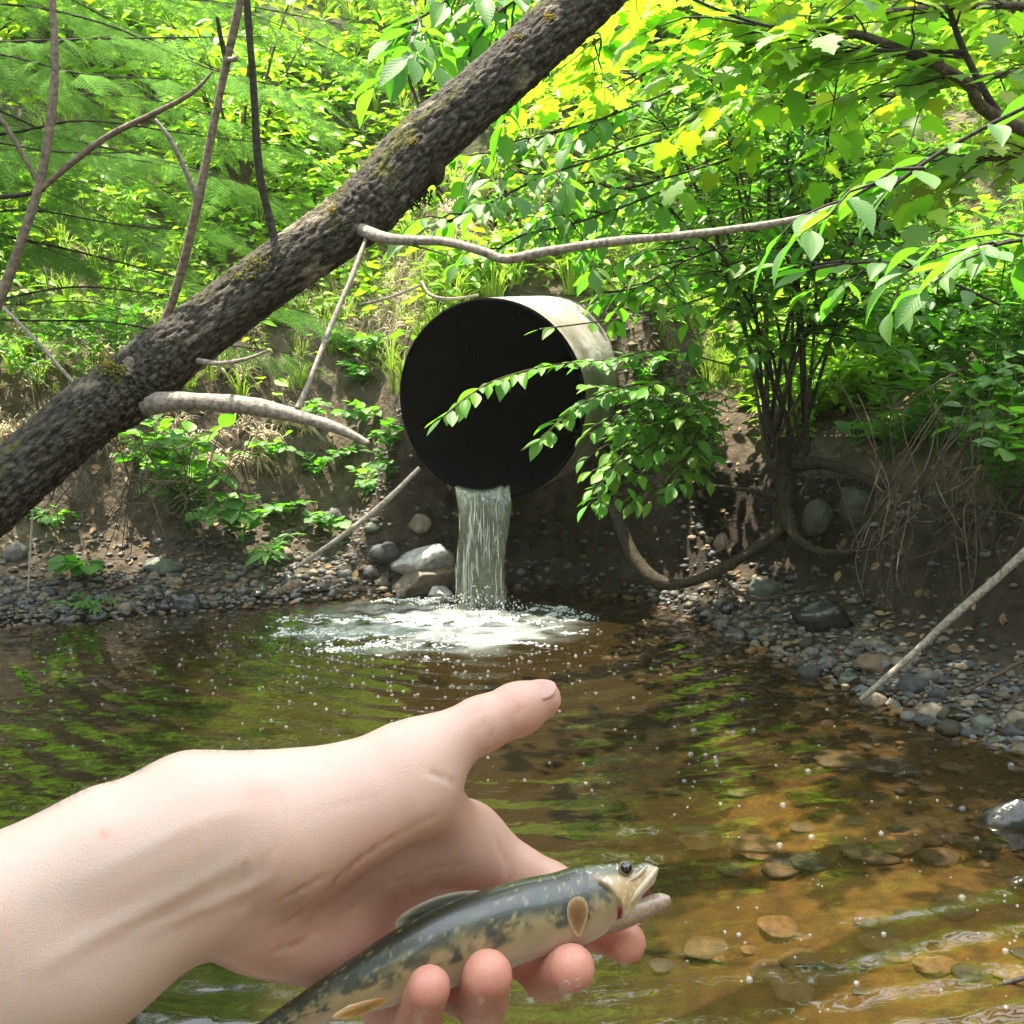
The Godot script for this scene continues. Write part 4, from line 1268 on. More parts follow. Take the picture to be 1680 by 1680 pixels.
# single leafy branches that hang into the frame
func make_sprays() -> void:
	var list := [
		["leafy_branch", "near branch of large drooping glossy leaves at the right edge", [[1760, 140, 1.62], [1690, 172, 1.6], [1610, 212, 1.58], [1530, 258, 1.56], [1465, 305, 1.55]], 0.074, 0.04, 0.32],
		["leafy_branch", "small level branch with pale glossy leaves under the tip of the long dead branch", [[1640, 500, 2.4], [1540, 455, 2.3], [1460, 432, 2.25], [1390, 432, 2.2], [1330, 442, 2.18]], 0.075, 0.06, 0.25],
		["leafy_branch", "lone leafy twig coming in from the right edge below the large leaves", [[1760, 380, 1.9], [1700, 390, 1.88], [1640, 400, 1.86]], 0.085, 0.05, 0.3],
		["leafy_branch", "backlit branch of broad toothed leaves above the trunk at the top", [[880, -150, 2.6], [800, -60, 2.55], [720, 10, 2.5], [650, 50, 2.45]], 0.095, 0.035, 0.35],
		["leafy_branch", "backlit broad leaves beside the upper edge of the trunk", [[960, -120, 2.7], [880, -30, 2.65], [800, 40, 2.6], [760, 110, 2.6]], 0.09, 0.035, 0.35],
		["leafy_branch", "hanging branch of bright round leaves just above the pipe mouth", [[1080, 230, 3.0], [980, 260, 2.9], [890, 290, 2.8], [810, 330, 2.75], [730, 365, 2.7]], 0.078, 0.034, 0.45],
		["leafy_branch", "upper branch of bright leaves hanging behind the trunk over the pipe", [[1100, 150, 3.1], [1000, 190, 3.0], [920, 215, 2.95], [840, 240, 2.9], [790, 270, 2.9]], 0.078, 0.032, 0.45],
		["leafy_branch", "short leafy branch hanging from the dead branch level over the pipe top", [[1120, 300, 3.1], [1020, 340, 3.0], [930, 370, 2.95], [860, 385, 2.9], [815, 410, 2.9]], 0.07, 0.032, 0.45],
		["leafy_branch", "shaded leafy branch between the shrub and the pipe top", [[1200, 260, 3.2], [1100, 290, 3.1], [1020, 310, 3.05], [960, 300, 3.0], [900, 350, 3.0]], 0.078, 0.032, 0.4],
		["leafy_branch", "leafy branch low over the pale side of the pipe", [[1200, 400, 3.3], [1120, 430, 3.2], [1050, 470, 3.2], [990, 480, 3.2]], 0.066, 0.032, 0.4],
	]
	for b in list:
		var path := []
		for q in b[2]: path.append(v4(px(q[0], q[1], q[2]), 0.0035))
		path = smooth_path(path, 7)
		var o := Vector3(path[0].x, path[0].y, path[0].z)
		var t := thing(b[0], b[1], "branch", o)
		put("twig", tube_mesh(local(path, o), 7), M.dark_twig, t)
		var acc := []
		leaves_along(path, 0.1, b[4], b[3], acc, b[5])
		var side := Tubes.new()
		twigs_on(path, 7 if b[4] != 0.04 else 3, 0.15, [0.10, 0.24], acc, side, o, b[3] * 0.95, b[4], Vector3.ZERO, b[5])
		put("side_twigs", mesh_of(side.v, side.idx), M.dark_twig, t).set_meta("kind", "stuff")
		finish_leaves(t, acc, LEAF, M.leaf, 120)

# ------------------------------------------------------------------ hemlock, upper left
func needle_spray() -> ArrayMesh:                      # a flat frond one unit long, needles in two rows on every twig
	var v := PackedVector3Array()
	var idx := PackedInt32Array()
	var rows := [[Vector3.ZERO, Vector3(0, -0.14, 1.0), 1.0]]
	for i in 10:
		var f := 0.08 + i * 0.09
		for s in [-1, 1]:
			var l := (0.42 * (1.0 - f) + 0.06) * rr(0.8, 1.1)
			rows.append([Vector3(0, -0.14 * f * f, f), Vector3(s * l * 0.75, -0.14 * f * f - 0.10 * l, f + l * 0.66), 0.7])
	for r in rows:
		var a: Vector3 = r[0]
		var b: Vector3 = r[1]
		var l := (b - a).length()
		var t := (b - a) / l
		var side := t.cross(Vector3.UP).normalized()
		var base := v.size()
		v.append_array([a - side * 0.004, a + side * 0.004, b])
		idx.append_array([base, base + 1, base + 2])
		var n := int(l / 0.03)
		for i in n:
			for s in [-1, 1]:
				var p := a.lerp(b, (i + 0.5) / n)
				var d: Vector3 = (side * s + t * 0.45 + Vector3(0, rr(-0.12, 0.12), 0)).normalized() * 0.052 * rr(0.7, 1.1)
				var w := t * 0.008
				base = v.size()
				v.append_array([p - w, p + w, p + d])
				idx.append_array([base, base + 1, base + 2])
	return mesh_of(v, idx)

func make_hemlock() -> void:
	var foot := px(-560, 420, 4.1)
	foot.y = height(foot.x, foot.z) - 0.1
	var t := thing("hemlock_tree", "hemlock with drooping feathery needle sprays filling the upper left", "tree", foot)
	put("trunk", tube_mesh(local(smooth_path([v4(foot, 0.13), v4(foot + Vector3(0.02, 1.2, 0), 0.11), v4(foot + Vector3(-0.02, 3, 0), 0.085), v4(foot + Vector3(0, 5.5, 0), 0.03)], 5), foot), 14, 0.1, 60.0), M.root, t)
	var spray := [needle_spray(), needle_spray()]
	var ends := [[560, 40, 3.9], [600, 110, 4.2], [500, 150, 3.6], [430, 60, 3.3], [470, 240, 3.8], [540, 200, 4.4], [400, 300, 3.5], [470, 330, 4.1], [340, 380, 3.6], [300, 130, 3.2], [420, 410, 4.2], [230, 250, 3.3], [330, 450, 4.0], [200, 330, 3.7], [180, 60, 3.4], [260, -40, 3.6], [520, -60, 3.8], [130, 430, 3.8], [530, 520, 3.75], [480, 580, 3.9], [420, 500, 3.7], [250, 520, 4.1], [620, -20, 4.3], [380, 200, 4.3], [150, 170, 4.2]]
	var xf := [[], []]
	var cols := [[], []]
	var inv := t.transform.affine_inverse()
	for i in ends.size():
		var e := px(ends[i][0], ends[i][1], ends[i][2])
		var s := Vector3(foot.x, e.y + rr(-0.3, 0.9), foot.z)
		var rise := rr(0.0, 0.25)
		var path := []
		for k in 8:
			var f := k / 7.0
			var p := s.lerp(e, f)
			p.y += rise * sin(f * PI) * (e - s).length() * 0.4
			path.append(v4(p + rv(0.05) * sin(f * PI), lerpf(0.010, 0.0015, f)))
		path = smooth_path(path, 5)
		put("limb", tube_mesh(local(path, foot), 6, 0.1, 100.0), M.dark_twig, t)
		var n := path.size()
		for k in range(5, n):
			for q in 2:
				var f := float(k) / n
				var d4: Vector4 = path[mini(k + 1, n - 1)] - path[k - 1]
				var d := Vector3(d4.x, d4.y, d4.z).normalized()
				var side := d.cross(Vector3.UP).normalized() * (1.0 if (k + q) % 2 else -1.0)
				var dir := (d * rr(0.4, 0.9) + side * rr(0.4, 1.1) + Vector3(0, rr(-0.75, -0.15), 0)).normalized()
				if k == n - 1: dir = (d + Vector3(0, -0.3, 0)).normalized()
				var x := leaf_xf(Vector3(path[k].x, path[k].y, path[k].z), dir, Vector3.UP + rv(0.4), rr(0.15, 0.27) * lerpf(1.1, 0.75, f))
				xf[q % 2].append(inv * x)
				var b := rr(0.7, 1.4)
				cols[q % 2].append(Color(0.115 * b, 0.25 * b, 0.045 * b))
	for k in 2: scatter("needles", spray[k], M.needle, xf[k], cols[k], t)

# ------------------------------------------------------------------ weeds, bank cover
func ground_at(x: float, y: float) -> Vector3:         # where the line of sight through that pixel meets the ground
	var d := 0.8
	while d < 14.0:
		var p := px(x, y, d)
		if height(p.x, p.z) >= p.y: return Vector3(p.x, height(p.x, p.z), p.z)
		d += 0.02
	return px(x, y, 6.0)

func weed(called: String, label: String, x: float, y: float, tall: float, wide: float, stems: int, size: float, shapes: Array, group := "") -> void:
	var p := ground_at(x, y)
	var t := thing(called, label, "plant", p, group)
	var acc := []
	var tubes := Tubes.new()
	for i in stems:
		var tip := p + Vector3(rr(-wide, wide), tall * rr(0.6, 1.1), rr(-wide, wide) + wide * 0.5)
		var path := []
		for k in 6:
			var f := k / 5.0
			var q := p.lerp(tip, f)
			q.y += 0.25 * tall * sin(f * PI)
			path.append(v4(q, 0.0022))
		tubes.add(local(path, p), 5)
		leaves_along(path, 0.3, size * 0.55, size, acc, 0.15, 0.9, 1.0, 0.4)
	put("stems", mesh_of(tubes.v, tubes.idx), M.leaf[0], t)
	finish_leaves(t, acc, shapes, M.leaf, 60)

func clump_mesh(n: int, leaf: Array) -> ArrayMesh:     # a handful of leaves round a point
	var st := SurfaceTool.new()
	st.begin(Mesh.PRIMITIVE_TRIANGLES)
	for i in n:
		var d := Vector3(rr(-1, 1), rr(0.0, 0.7), rr(-1, 1)).normalized()
		st.append_from(leaf[i % leaf.size()], 0, leaf_xf(d * rr(0.1, 0.7) + Vector3(0, rr(0, 0.7), 0), d * Vector3(1, 0.4, 1) + Vector3(0, -0.2, 0), Vector3.UP + rv(0.4), rr(0.45, 0.8)))
	return st.commit()

func tuft_mesh(n: int, droop: float) -> ArrayMesh:     # grass blades from one root
	var v := PackedVector3Array()
	var idx := PackedInt32Array()
	for i in n:
		var a := rr(0, TAU)
		var out := Vector3(cos(a), 0, sin(a))
		var side := out.cross(Vector3.UP) * rr(0.008, 0.016)
		var tall := rr(0.5, 1.0)
		var reach := rr(0.15, 0.7)
		var o := out * rr(0, 0.12)
		var b := v.size()
		for k in 5:
			var f := k / 4.0
			var p := o + out * reach * f * f + Vector3(0, tall * (f - droop * f * f * f), 0)
			v.append(p - side * (1.0 - f * 0.9))
			v.append(p + side * (1.0 - f * 0.9))
		for k in 4: idx.append_array([b + k * 2, b + k * 2 + 1, b + k * 2 + 2, b + k * 2 + 1, b + k * 2 + 3, b + k * 2 + 2])
	return mesh_of(v, idx)

func make_cover() -> void:
	var clump := clump_mesh(7, LEAF)
	var xf := []
	var cols := []
	var tries := 0
	while xf.size() < 14000 and tries < 90000:             # green growth over the upper bank and hill
		tries += 1
		var z := -4.3 - pow(rng.randf(), 1.4) * 11.0
		var x := rr(-1.0, 1.0) * (2.2 + absf(z) * 0.55)
		var h := height(x, z)
		var low := lerpf(0.75, 0.20, smoothstep(0.95, 1.3, x))
		if h < low or in_pipe(Vector3(x, h, z)): continue
		var dense := smoothstep(-0.35, 0.05, fn_b.get_noise_2d(x * 35.0 + 7.0, z * 35.0)) * smoothstep(low, low + (0.12 if x > 1.05 else 0.8), h)
		if rng.randf() > dense + 0.04: continue
		var s := rr(0.07, 0.16) * lerpf(0.8, 2.4, smoothstep(-5.0, -13.0, z))
		xf.append(Transform3D(Basis(Vector3.UP, rr(0, TAU)).scaled(Vector3(s, s * rr(0.8, 1.6), s)), Vector3(x, h + rr(-0.02, 0.10), z)))
		var b := rr(0.7, 1.5)
		cols.append(Color(rr(0.18, 0.28) * b, 0.44 * b, 0.02 * b))
	tag(scatter("undergrowth", clump, M.leaf_many, xf, cols), "bright green undergrowth covering the slope behind the pipe", "undergrowth")
	# grass: green on the hill, dry hanging straw on the cut bank
	var tuft := tuft_mesh(26, 0.55)
	xf = []
	cols = []
	tries = 0
	while xf.size() < 2600 and tries < 40000:
		tries += 1
		var z := -4.4 - pow(rng.randf(), 1.5) * 8.0
		var x := rr(-1.0, 1.0) * (1.8 + absf(z) * 0.5)
		var h := height(x, z)
		if h < 0.7 or in_pipe(Vector3(x, h, z)): continue
		var s := rr(0.14, 0.34)
		xf.append(Transform3D(Basis(Vector3.UP, rr(0, TAU)).scaled(Vector3(s, s, s)), Vector3(x, h - 0.01, z)))
		var b := rr(0.7, 1.4)
		cols.append(Color(0.24 * b, 0.38 * b, 0.04 * b))
	tag(scatter("grass", tuft, M.leaf_many, xf, cols), "long green grass growing through the undergrowth on the slope", "grass")
	var hang := tuft_mesh(24, 1.9)
	xf = []
	cols = []
	for i in 1300:
		var p := ground_at(rr(480, 1230), rr(300, 560)) if i < 1150 else ground_at(rr(0, 520), rr(480, 800))
		if p.y < 0.45 or in_pipe(p, 0.56): continue
		var s := rr(0.10, 0.26)
		var tilt := Basis(Vector3.RIGHT, rr(0.3, 1.1)) * Basis(Vector3.UP, rr(0, TAU))
		xf.append(Transform3D(tilt.scaled(Vector3(s, s, s)), p))
		var b := rr(0.6, 1.3)
		cols.append(Color(0.46 * b, 0.39 * b, 0.26 * b))
	tag(scatter("dry_grass", hang, M.plain_many, xf, cols), "dry straw coloured grass hanging over the cut bank round the pipe", "dry grass")
	# leaf litter
	xf = []
	cols = []
	for i in 2600:
		var x := rr(-2.6, 2.0)
		var z := rr(-5.6, -2.2)
		var s := inland(x, z)
		if s < 0.12 or s > 1.6: continue
		if in_pipe(Vector3(x, height(x, z), z)): continue
		var n := ground_normal(x, z)
		var d := n.cross(rv()).normalized()
		xf.append(leaf_xf(Vector3(x, height(x, z), z) + n * 0.004, d + n * rr(0, 0.3), n + rv(0.4), rr(0.018, 0.045)))
		var b := rr(0.5, 1.3)
		cols.append(Color(0.22 * b, 0.15 * b, 0.085 * b))
	tag(scatter("leaf_litter", LEAF[1], M.plain_many, xf, cols), "scattered dead brown leaves on the earth bank", "leaf litter")

func in_pipe(p: Vector3, wide := 0.40) -> bool:
	var m := p - px(803, 657, 4.0)
	var ax := PIPE_AXIS.normalized()
	return (m - ax * m.dot(ax)).length() < wide

func make_weeds() -> void:
	weed("weed", "bright green leafy plant leaning out under the leaning trunk on the left bank", 310, 880, 0.42, 0.27, 14, 0.075, ROUND)
	weed("weed", "low plant with toothed leaves on the gravel at the far left shore", 140, 950, 0.10, 0.10, 5, 0.07, ROUND)
	weed("weed", "broad leafed seedling beside the bright plant, nearer the gravel", 400, 900, 0.20, 0.16, 7, 0.075, ROUND)
	weed("weed", "tall bright sprout directly below the knot of the trunk", 265, 800, 0.26, 0.10, 5, 0.06, ROUND)
	weed("weed", "small round leafed plant low on the bank left of the pipe", 600, 815, 0.12, 0.14, 7, 0.05, ROUND)
	weed("weed", "sprig of pale leaves on bare earth halfway between trunk and pipe", 520, 790, 0.10, 0.08, 4, 0.045, ROUND)
	weed("weed", "round leafed plant on the bank left of the pipe rim", 590, 640, 0.12, 0.12, 6, 0.05, ROUND)
	weed("weed", "pale leafed plant at the upper left of the pipe mouth", 620, 590, 0.12, 0.10, 5, 0.05, ROUND)
	for q in [[505, 700, "under the thin upright twig of the dead branch"], [560, 760, "just past the tip of the thick dead branch"], [640, 745, "beside the lower left rim of the pipe"], [600, 700, "between the dead branch tip and the pipe rim"], [640, 800, "near the upper end of the leaning left stick"], [570, 585, "on the bank beside the thin upright twig"], [450, 760, "on bare earth below the thick dead branch"], [470, 850, "between the bright plant and the left stick"], [545, 880, "beside the middle of the left stick"], [230, 770, "under the trunk, left of the bright plant"], [90, 870, "in the hollow under the left end of the trunk"]]:
		weed("weed", "small round leafed sprig " + q[2], q[0], q[1], rr(0.06, 0.12), 0.09, 5, rr(0.04, 0.06), ROUND)
	weed("weed", "narrow leafed tuft at the foot of the gravel below the bright plant", 440, 930, 0.12, 0.12, 5, 0.09, NARROW)
	weed("weed", "mossy green tuft at the waterline on the left shore", 150, 1000, 0.05, 0.10, 9, 0.035, NARROW)
	weed("weed", "dark leafy plant below the hemlock at the left edge", 60, 640, 0.30, 0.25, 8, 0.06, NARROW)
	weed("weed", "leafy plant in the shade left of the trunk base", 190, 600, 0.25, 0.2, 7, 0.06, ROUND)
	weed("weed", "broad leafed plant on top of the root bank", 1400, 740, 0.12, 0.22, 7, 0.085, LEAF)
	weed("weed", "dense dark weed behind the root bank right of the shrub", 1500, 690, 0.42, 0.26, 12, 0.07, LEAF)
	weed("weed", "tall shaded weed close to the right edge", 1620, 680, 0.55, 0.24, 12, 0.07, NARROW)
	weed("weed", "shaded weed between shrub and right edge, higher up the bank", 1560, 560, 0.5, 0.3, 12, 0.075, LEAF)
	weed("weed", "leafy weed at the right edge halfway up", 1660, 540, 0.5, 0.25, 12, 0.07, LEAF)
	weed("weed", "bushy weed behind the shrub stems", 1440, 590, 0.5, 0.3, 12, 0.075, LEAF)
	for q in [[1330, 700, "between the shrub base and the root loop"], [1450, 760, "above the taller boulder in the root loop"], [1530, 760, "beside the dead stalks right of the root loop"], [1600, 780, "among the dead stalks near the right edge"], [1670, 740, "cut by the right edge above the dead stalks"], [1590, 640, "above the dead stalks, second from the right edge"], [1500, 600, "higher on the bank, right of the shrub stems"], [1670, 620, "cut by the right edge, below the large near leaves"], [1640, 850, "hanging low over the undercut at the right edge"]]:
		weed("weed", "shaded green weed " + q[2], q[0], q[1], rr(0.2, 0.4), 0.24, 10, rr(0.05, 0.075), [LEAF, NARROW, ROUND][q[0] % 3])
	weed("weed", "small bright weed on the sandy bank right of the pipe", 1060, 640, 0.14, 0.10, 5, 0.05, ROUND)
	weed("weed", "bright weed rooted below the right side of the pipe", 1010, 790, 0.16, 0.14, 6, 0.06, LEAF)

# bushes on the slope: one is built, the others are copies
func make_bushes() -> void:
	var spots := [[-0.5, -6.4, 1.0, "pale green bush on the slope left of the trunk top"], [-1.5, -6.0, 1.0, "green bush on the slope behind the hemlock sprays"], [0.5, -6.8, 1.1, "bush on the slope straight above the pipe"], [1.6, -6.2, 1.2, "bush on the slope behind the shrub"], [2.7, -5.6, 1.3, "bush on the slope at the right behind the maple"], [-2.7, -6.6, 1.3, "bush high on the slope at the far left"], [-1.0, -8.6, 1.6, "tall bush on the upper slope left of centre"], [1.0, -9.0, 1.7, "tall bush on the upper slope right of centre"], [3.2, -8.4, 1.7, "tall bush on the upper slope at the far right"], [-3.6, -9.0, 1.8, "tall bush on the upper slope at the far left"], [0.1, -11.5, 2.2, "bush on the crest of the slope in the middle"], [-2.8, -11.8, 2.3, "bush on the crest of the slope to the left"], [2.9, -11.6, 2.3, "bush on the crest of the slope to the right"]]
	var proto: Node3D
	for i in spots.size():
		var s: Array = spots[i]
		var p := Vector3(s[0], height(s[0], s[1]), s[1])
		var t: Node3D
		if i == 0:
			t = thing("bush", s[3], "bush", p, "bushes on the slope")
			var acc := []
			var tubes := Tubes.new()
			for k in 9:
				var a := TAU * k / 9.0
				var tip := p + Vector3(cos(a) * rr(0.2, 0.6), rr(0.5, 1.1), sin(a) * rr(0.2, 0.6))
				var path := []
				for q in 6: path.append(v4(p.lerp(tip, q / 5.0) + Vector3(0, 0.12 * sin(q / 5.0 * PI), 0), lerpf(0.012, 0.003, q / 5.0)))
				put("stem", tube_mesh(local(path, p), 6), M.root, t)
				twigs_on(path, 12, 0.25, [0.15, 0.35], acc, tubes, p, 0.085, 0.045)
			put("twigs", mesh_of(tubes.v, tubes.idx), M.root, t).set_meta("kind", "stuff")
			finish_leaves(t, acc, LEAF, M.leaf, 0, Color(0.22, 0.42, 0.02), 0.5)
			proto = t
		else:
			t = proto.duplicate()
			t.name = numbered("bush")
			add_child(t)
			t.position = p
			tag(t, s[3], "bush", "bushes on the slope")
		t.rotation.y = i * 1.7
		t.scale = Vector3.ONE * s[2]

# trees that stand out of the frame: their crowns shade the pool and show in the water
func make_canopy() -> void:
	var clump := clump_mesh(9, LEAF)
	var trees := [
		["shade_tree", "tall broadleaf tree leaning over the stream from the right, crown high above the pool", Vector3(4.4, 0, -2.2), Vector3(-1.6, 5.3, -1.9), Vector3(1.05, 0.7, 1.2), 720],
		["shade_tree", "broadleaf tree on the left bank with its crown over the pool", Vector3(-4.6, 0, -1.8), Vector3(-3.4, 4.9, -3.4), Vector3(1.5, 0.6, 1.2), 650],
		["shade_tree", "unseen slim broadleaf tree added above the root bank, its crown shading the right shore", Vector3(3.6, 0, -4.4), Vector3(0.85, 5.0, -3.7), Vector3(0.9, 0.5, 0.6), 110],  # unseen tree, added to shade the right shore
		["shade_tree", "large unseen broadleaf tree added on the bank behind the viewer to cut the light", Vector3(0.6, 0, 7.4), Vector3(0.3, 4.2, 4.6), Vector3(3.4, 2.4, 1.6), 1500],  # this and the following trees are unseen, added to darken light from behind
		["shade_tree", "unseen broadleaf tree added downstream on the right to cut the light", Vector3(4.8, 0, 3.0), Vector3(4.2, 3.2, 1.6), Vector3(1.8, 2.4, 2.2), 1500],
		["shade_tree", "unseen broadleaf tree added downstream on the left to cut the light", Vector3(-5.4, 0, 4.6), Vector3(-4.8, 3.2, 2.6), Vector3(1.8, 2.6, 2.6), 1500],
	]
	for s in trees:
		var p: Vector3 = s[2]
		p.y = height(p.x, p.z) - 0.1
		var t := thing(s[0], s[1], "tree", p)
		var c: Vector3 = s[3]
		put("trunk", tube_mesh(local(smooth_path([v4(p, 0.22), v4(p.lerp(c, 0.4) + Vector3(0, 1.0, 0), 0.16), v4(c, 0.06)], 8), p), 14, 0.15, 30.0), M.root, t)
		for k in 7:
			var e: Vector3 = c + rv(0.75) * s[4]
			put("limb", tube_mesh(local(smooth_path([v4(p.lerp(c, 0.5) + Vector3(0, 0.9, 0), 0.06), v4(p.lerp(c, 0.75).lerp(e, 0.5) + Vector3(0, 0.4, 0), 0.04), v4(e, 0.012)], 5), p), 8), M.root, t)
		var xf := []
		var cols := []
		while xf.size() < s[5]:
			var d := rv()
			if d.length() > 1.0: continue
			var q: Vector3 = c + d * s[4]
			if fn_b.get_noise_3dv(q * 30.0) < -0.12: continue
			var k := rr(0.16, 0.30)
			xf.append(Transform3D(Basis(rv().normalized(), rr(0, TAU)).scaled(Vector3(k, k, k)), q - p))
			var b := rr(0.7, 1.4)
			cols.append(Color(0.10 * b, 0.23 * b, 0.025 * b))
		scatter("crown", clump, M.leaf_many, xf, cols, t)

# ------------------------------------------------------------------ stones
var STONES := []

func stone(label: String, x: float, y: float, w: float, h: float, tone: String, turn := 0.0, wet := false, d := 0.0, group := "", shape := -1, called := "stone") -> void:
	var p := ground_at(x, y + h * 0.4) if d == 0.0 else px(x, y, d)
	var q := to_px(p)
	var k := q.z / lens
	var k_ := shape if shape >= 0 else rng.randi() % 8
	var o := put(called, STONES[k_], M[("wet_" if wet else "stone_") + tone])
	o.transform = Transform3D(Basis(Vector3.BACK, turn) * Basis(Vector3.UP, rr(-0.6, 0.6)).scaled(Vector3(w, h * 1.15, w * 0.8) * k * 0.5), p + Vector3(0, h * k * 0.12 if d == 0.0 else 0.0, 0))
	tag(o, label, "stone", group)

func make_stones() -> void:
	for i in 8: STONES.append(stone_mesh(i + 1, 1.0, 0.4))
	for i in 3: STONES.append(stone_mesh(61 + i, 1.0, 0.25, 16, 26, 0.5))
	stone("large sunlit white rock left of the falling water", 690, 905, 118, 82, "pale", 0.1, false, 0.0, "", 8)
	stone("tilted pale slab below the white boulder by the waterfall", 702, 943, 130, 54, "tan", 0.42, false, 0.0, "", 9)
	stone("small white stone wedged at the waterline under the tilted slab", 722, 966, 60, 38, "pale", 0.1, false, 0.0, "", 10)
	stone("rounded tan stone higher up behind the white boulder", 690, 858, 36, 30, "tan", 0.3)
	stone("dark shaded stone left of the white boulder", 628, 898, 60, 34, "dark")
	stone("large black wet rock at the waterline on the right shore", 1345, 1003, 92, 62, "dark", -0.2, true)
	stone("olive boulder held inside the root loop, left one", 1340, 852, 56, 56, "moss", 0.0, false, 3.78)
	stone("taller olive boulder held inside the root loop, right one", 1408, 834, 58, 66, "moss", 0.1, false, 3.76)
	stone("mossy rounded stone above the curved stick root", 1255, 958, 56, 40, "green", 0.0)
	stone("round tan stone lying on the thick root", 1183, 890, 24, 26, "tan", 0.0, false, 3.74)
	stone("flat tan slab on the right gravel below the black rock", 1440, 1080, 64, 30, "rust", 0.1)
	stone("blue green flat stone beside the long stick", 1495, 1118, 54, 32, "slate", 0.2)
	stone("tan oval stone at the right waterline", 1525, 1165, 58, 30, "tan", 0.0)
	stone("pale stone at the right edge of the frame", 1672, 1180, 40, 32, "tan", 0.0)
	stone("black rounded rock standing in the water at the right edge", 1662, 1352, 100, 72, "dark", 0.0, true, 2.22)
	stone("small dark rock below the black one at the right edge", 1672, 1455, 40, 30, "dark", 0.0, true, 2.02)
	stone("dark wet wedge of rock at the left waterline", 310, 985, 56, 36, "slate", -0.5, true)
	stone("pale round stone at the left waterline beside the mossy tuft", 204, 996, 26, 22, "tan")
	stone("dark blue grey stone at the left waterline", 160, 1010, 40, 20, "slate", 0.0, true)
	stone("grey stone by the left edge, beneath the trunk", 25, 905, 40, 34, "grey")
	stone("wide grey stone halfway up the left gravel", 270, 925, 60, 26, "green")
	stone("grey stone on the earth bank left of the pipe", 545, 845, 40, 34, "grey")
	stone("tan stone among leaves on the left gravel", 465, 910, 34, 26, "tan")
	stone("grey half sunk stone on the right shore by the falling water", 1205, 1040, 50, 26, "grey", 0.0, true)
	var tones := ["grey", "grey", "dark", "tan", "rust", "green", "umber", "tan", "dark", "tan"]
	# pebbles large enough to tell apart
	var words := {"grey": "grey", "dark": "dark", "tan": "tan", "rust": "rusty brown", "green": "olive", "umber": "dark brown"}
	for i in 190:
		var tone: String = tones[rng.randi() % tones.size()]
		var x := rr(0, 640)
		var y := curve(x, [[0.0, 1015.0], [250.0, 1000.0], [640.0, 955.0]]) - rr(0, 90) * rng.randf()
		var w := rr(10, 20) if rng.randf() < 0.75 else rr(20, 30)
		stone("%s %s pebble %s %s" % ["small" if w < 18 else ("palm sized" if w > 25 else "medium"), words[tone], "at the waterline" if y > 985 - x * 0.05 else "up on the gravel", "under the trunk at far left" if x < 200 else ("below the bright plant" if x < 420 else "between plant and white boulder")], x, y, w, w * rr(0.5, 0.8), tone, 0.0, y > 985 - x * 0.05, 0.0, "pebbles on the left shore", -1, "pebble")
	for i in 200:
		var tone: String = tones[rng.randi() % tones.size()]
		var y := rr(975, 1230)
		var x := curve(y, [[975.0, 1060.0], [1050.0, 1230.0], [1150.0, 1440.0], [1230.0, 1660.0]]) + rr(-10, 330) * rng.randf()
		if x > 1690: continue
		var w := (rr(11, 20) if rng.randf() < 0.75 else rr(20, 40)) * lerpf(0.8, 1.3, (y - 975.0) / 255.0)
		stone("%s %s pebble %s" % ["small" if w < 20 else ("large" if w > 32 else "medium"), words[tone], "on the right shore under the roots" if y < 1040 else ("on the right gravel around the black rock" if y < 1110 else "on the right shore beyond the long stick")], x, y, w, w * rr(0.45, 0.75), tone, 0.0, rng.randf() < 0.4, 0.0, "pebbles on the right shore", -1, "pebble")
	for i in 64:
		var x := rr(1060, 1690)
		var y := rr(1200, 1640)
		var w := rr(26, 100)
		var p := ground_at(x, y)
		if p.y > -0.02: continue
		stone("%s %s stone sunk in the shallow stream bed %s" % [["small", "broad"][int(w > 52)], ["amber", "ochre", "dark brown"][[0, 1, 2, 0, 2, 1][i % 6]], "near the fish" if x < 1250 else ("below the right shore" if y < 1400 else "towards the lower right")], x, y, w, w * rr(0.14, 0.24), ["amber", "ochre", "umber", "amber", "umber", "ochre"][i % 6], 0.0, false, 0.0, "stones under the water", -1, "sunken_stone")
	# loose gravel too small to pick apart
	for k in 2:
		var xf := []
		var cols := []
		var tries := 0
		while xf.size() < 4500 and tries < 40000:
			tries += 1
			var x := rr(-2.6, 2.2)
			var z := rr(-4.6, -1.2)
			var s := inland(x, z)
			if s < -0.35 or s > 0.62: continue
			if s < -0.05 and rng.randf() > 0.4: continue
			if s > 0.35 and rng.randf() > 0.35 or in_pipe(Vector3(x, height(x, z), z)): continue
			var q := rr(0.004, 0.015) * (1.0 if rng.randf() < 0.85 else 1.6)
			xf.append(Transform3D(Basis(rv().normalized(), rr(0, TAU)).scaled(Vector3(q, q * 0.6, q * 0.8)), Vector3(x, height(x, z) + q * 0.3, z)))
			var b := rr(0.35, 1.5)
			var base: Color = [Color(0.16, 0.155, 0.145), Color(0.20, 0.155, 0.10), Color(0.09, 0.095, 0.10)][rng.randi() % 3]
			if s < 0.0: base = base * Color(0.9, 0.55, 0.2)
			cols.append(base * b)
		tag(scatter("gravel", stone_mesh(20 + k, 1.0, 0.4, 5, 8), M.stone, xf, cols), "fine mixed gravel along the water's edge, %s grains" % ["rounder", "more angular"][k], "gravel")

# ------------------------------------------------------------------ sticks and dead brush
func stick(called: String, label: String, pts: Array, m: String, cat := "stick") -> void:
	var path := smooth_path(path_px(pts), 8)
	var o := Vector3(path[0].x, path[0].y, path[0].z)
	var t := put(called, tube_mesh(local(path, o), 9, 0.25, 300.0), M[m])
	t.position = o
	tag(t, label, cat)

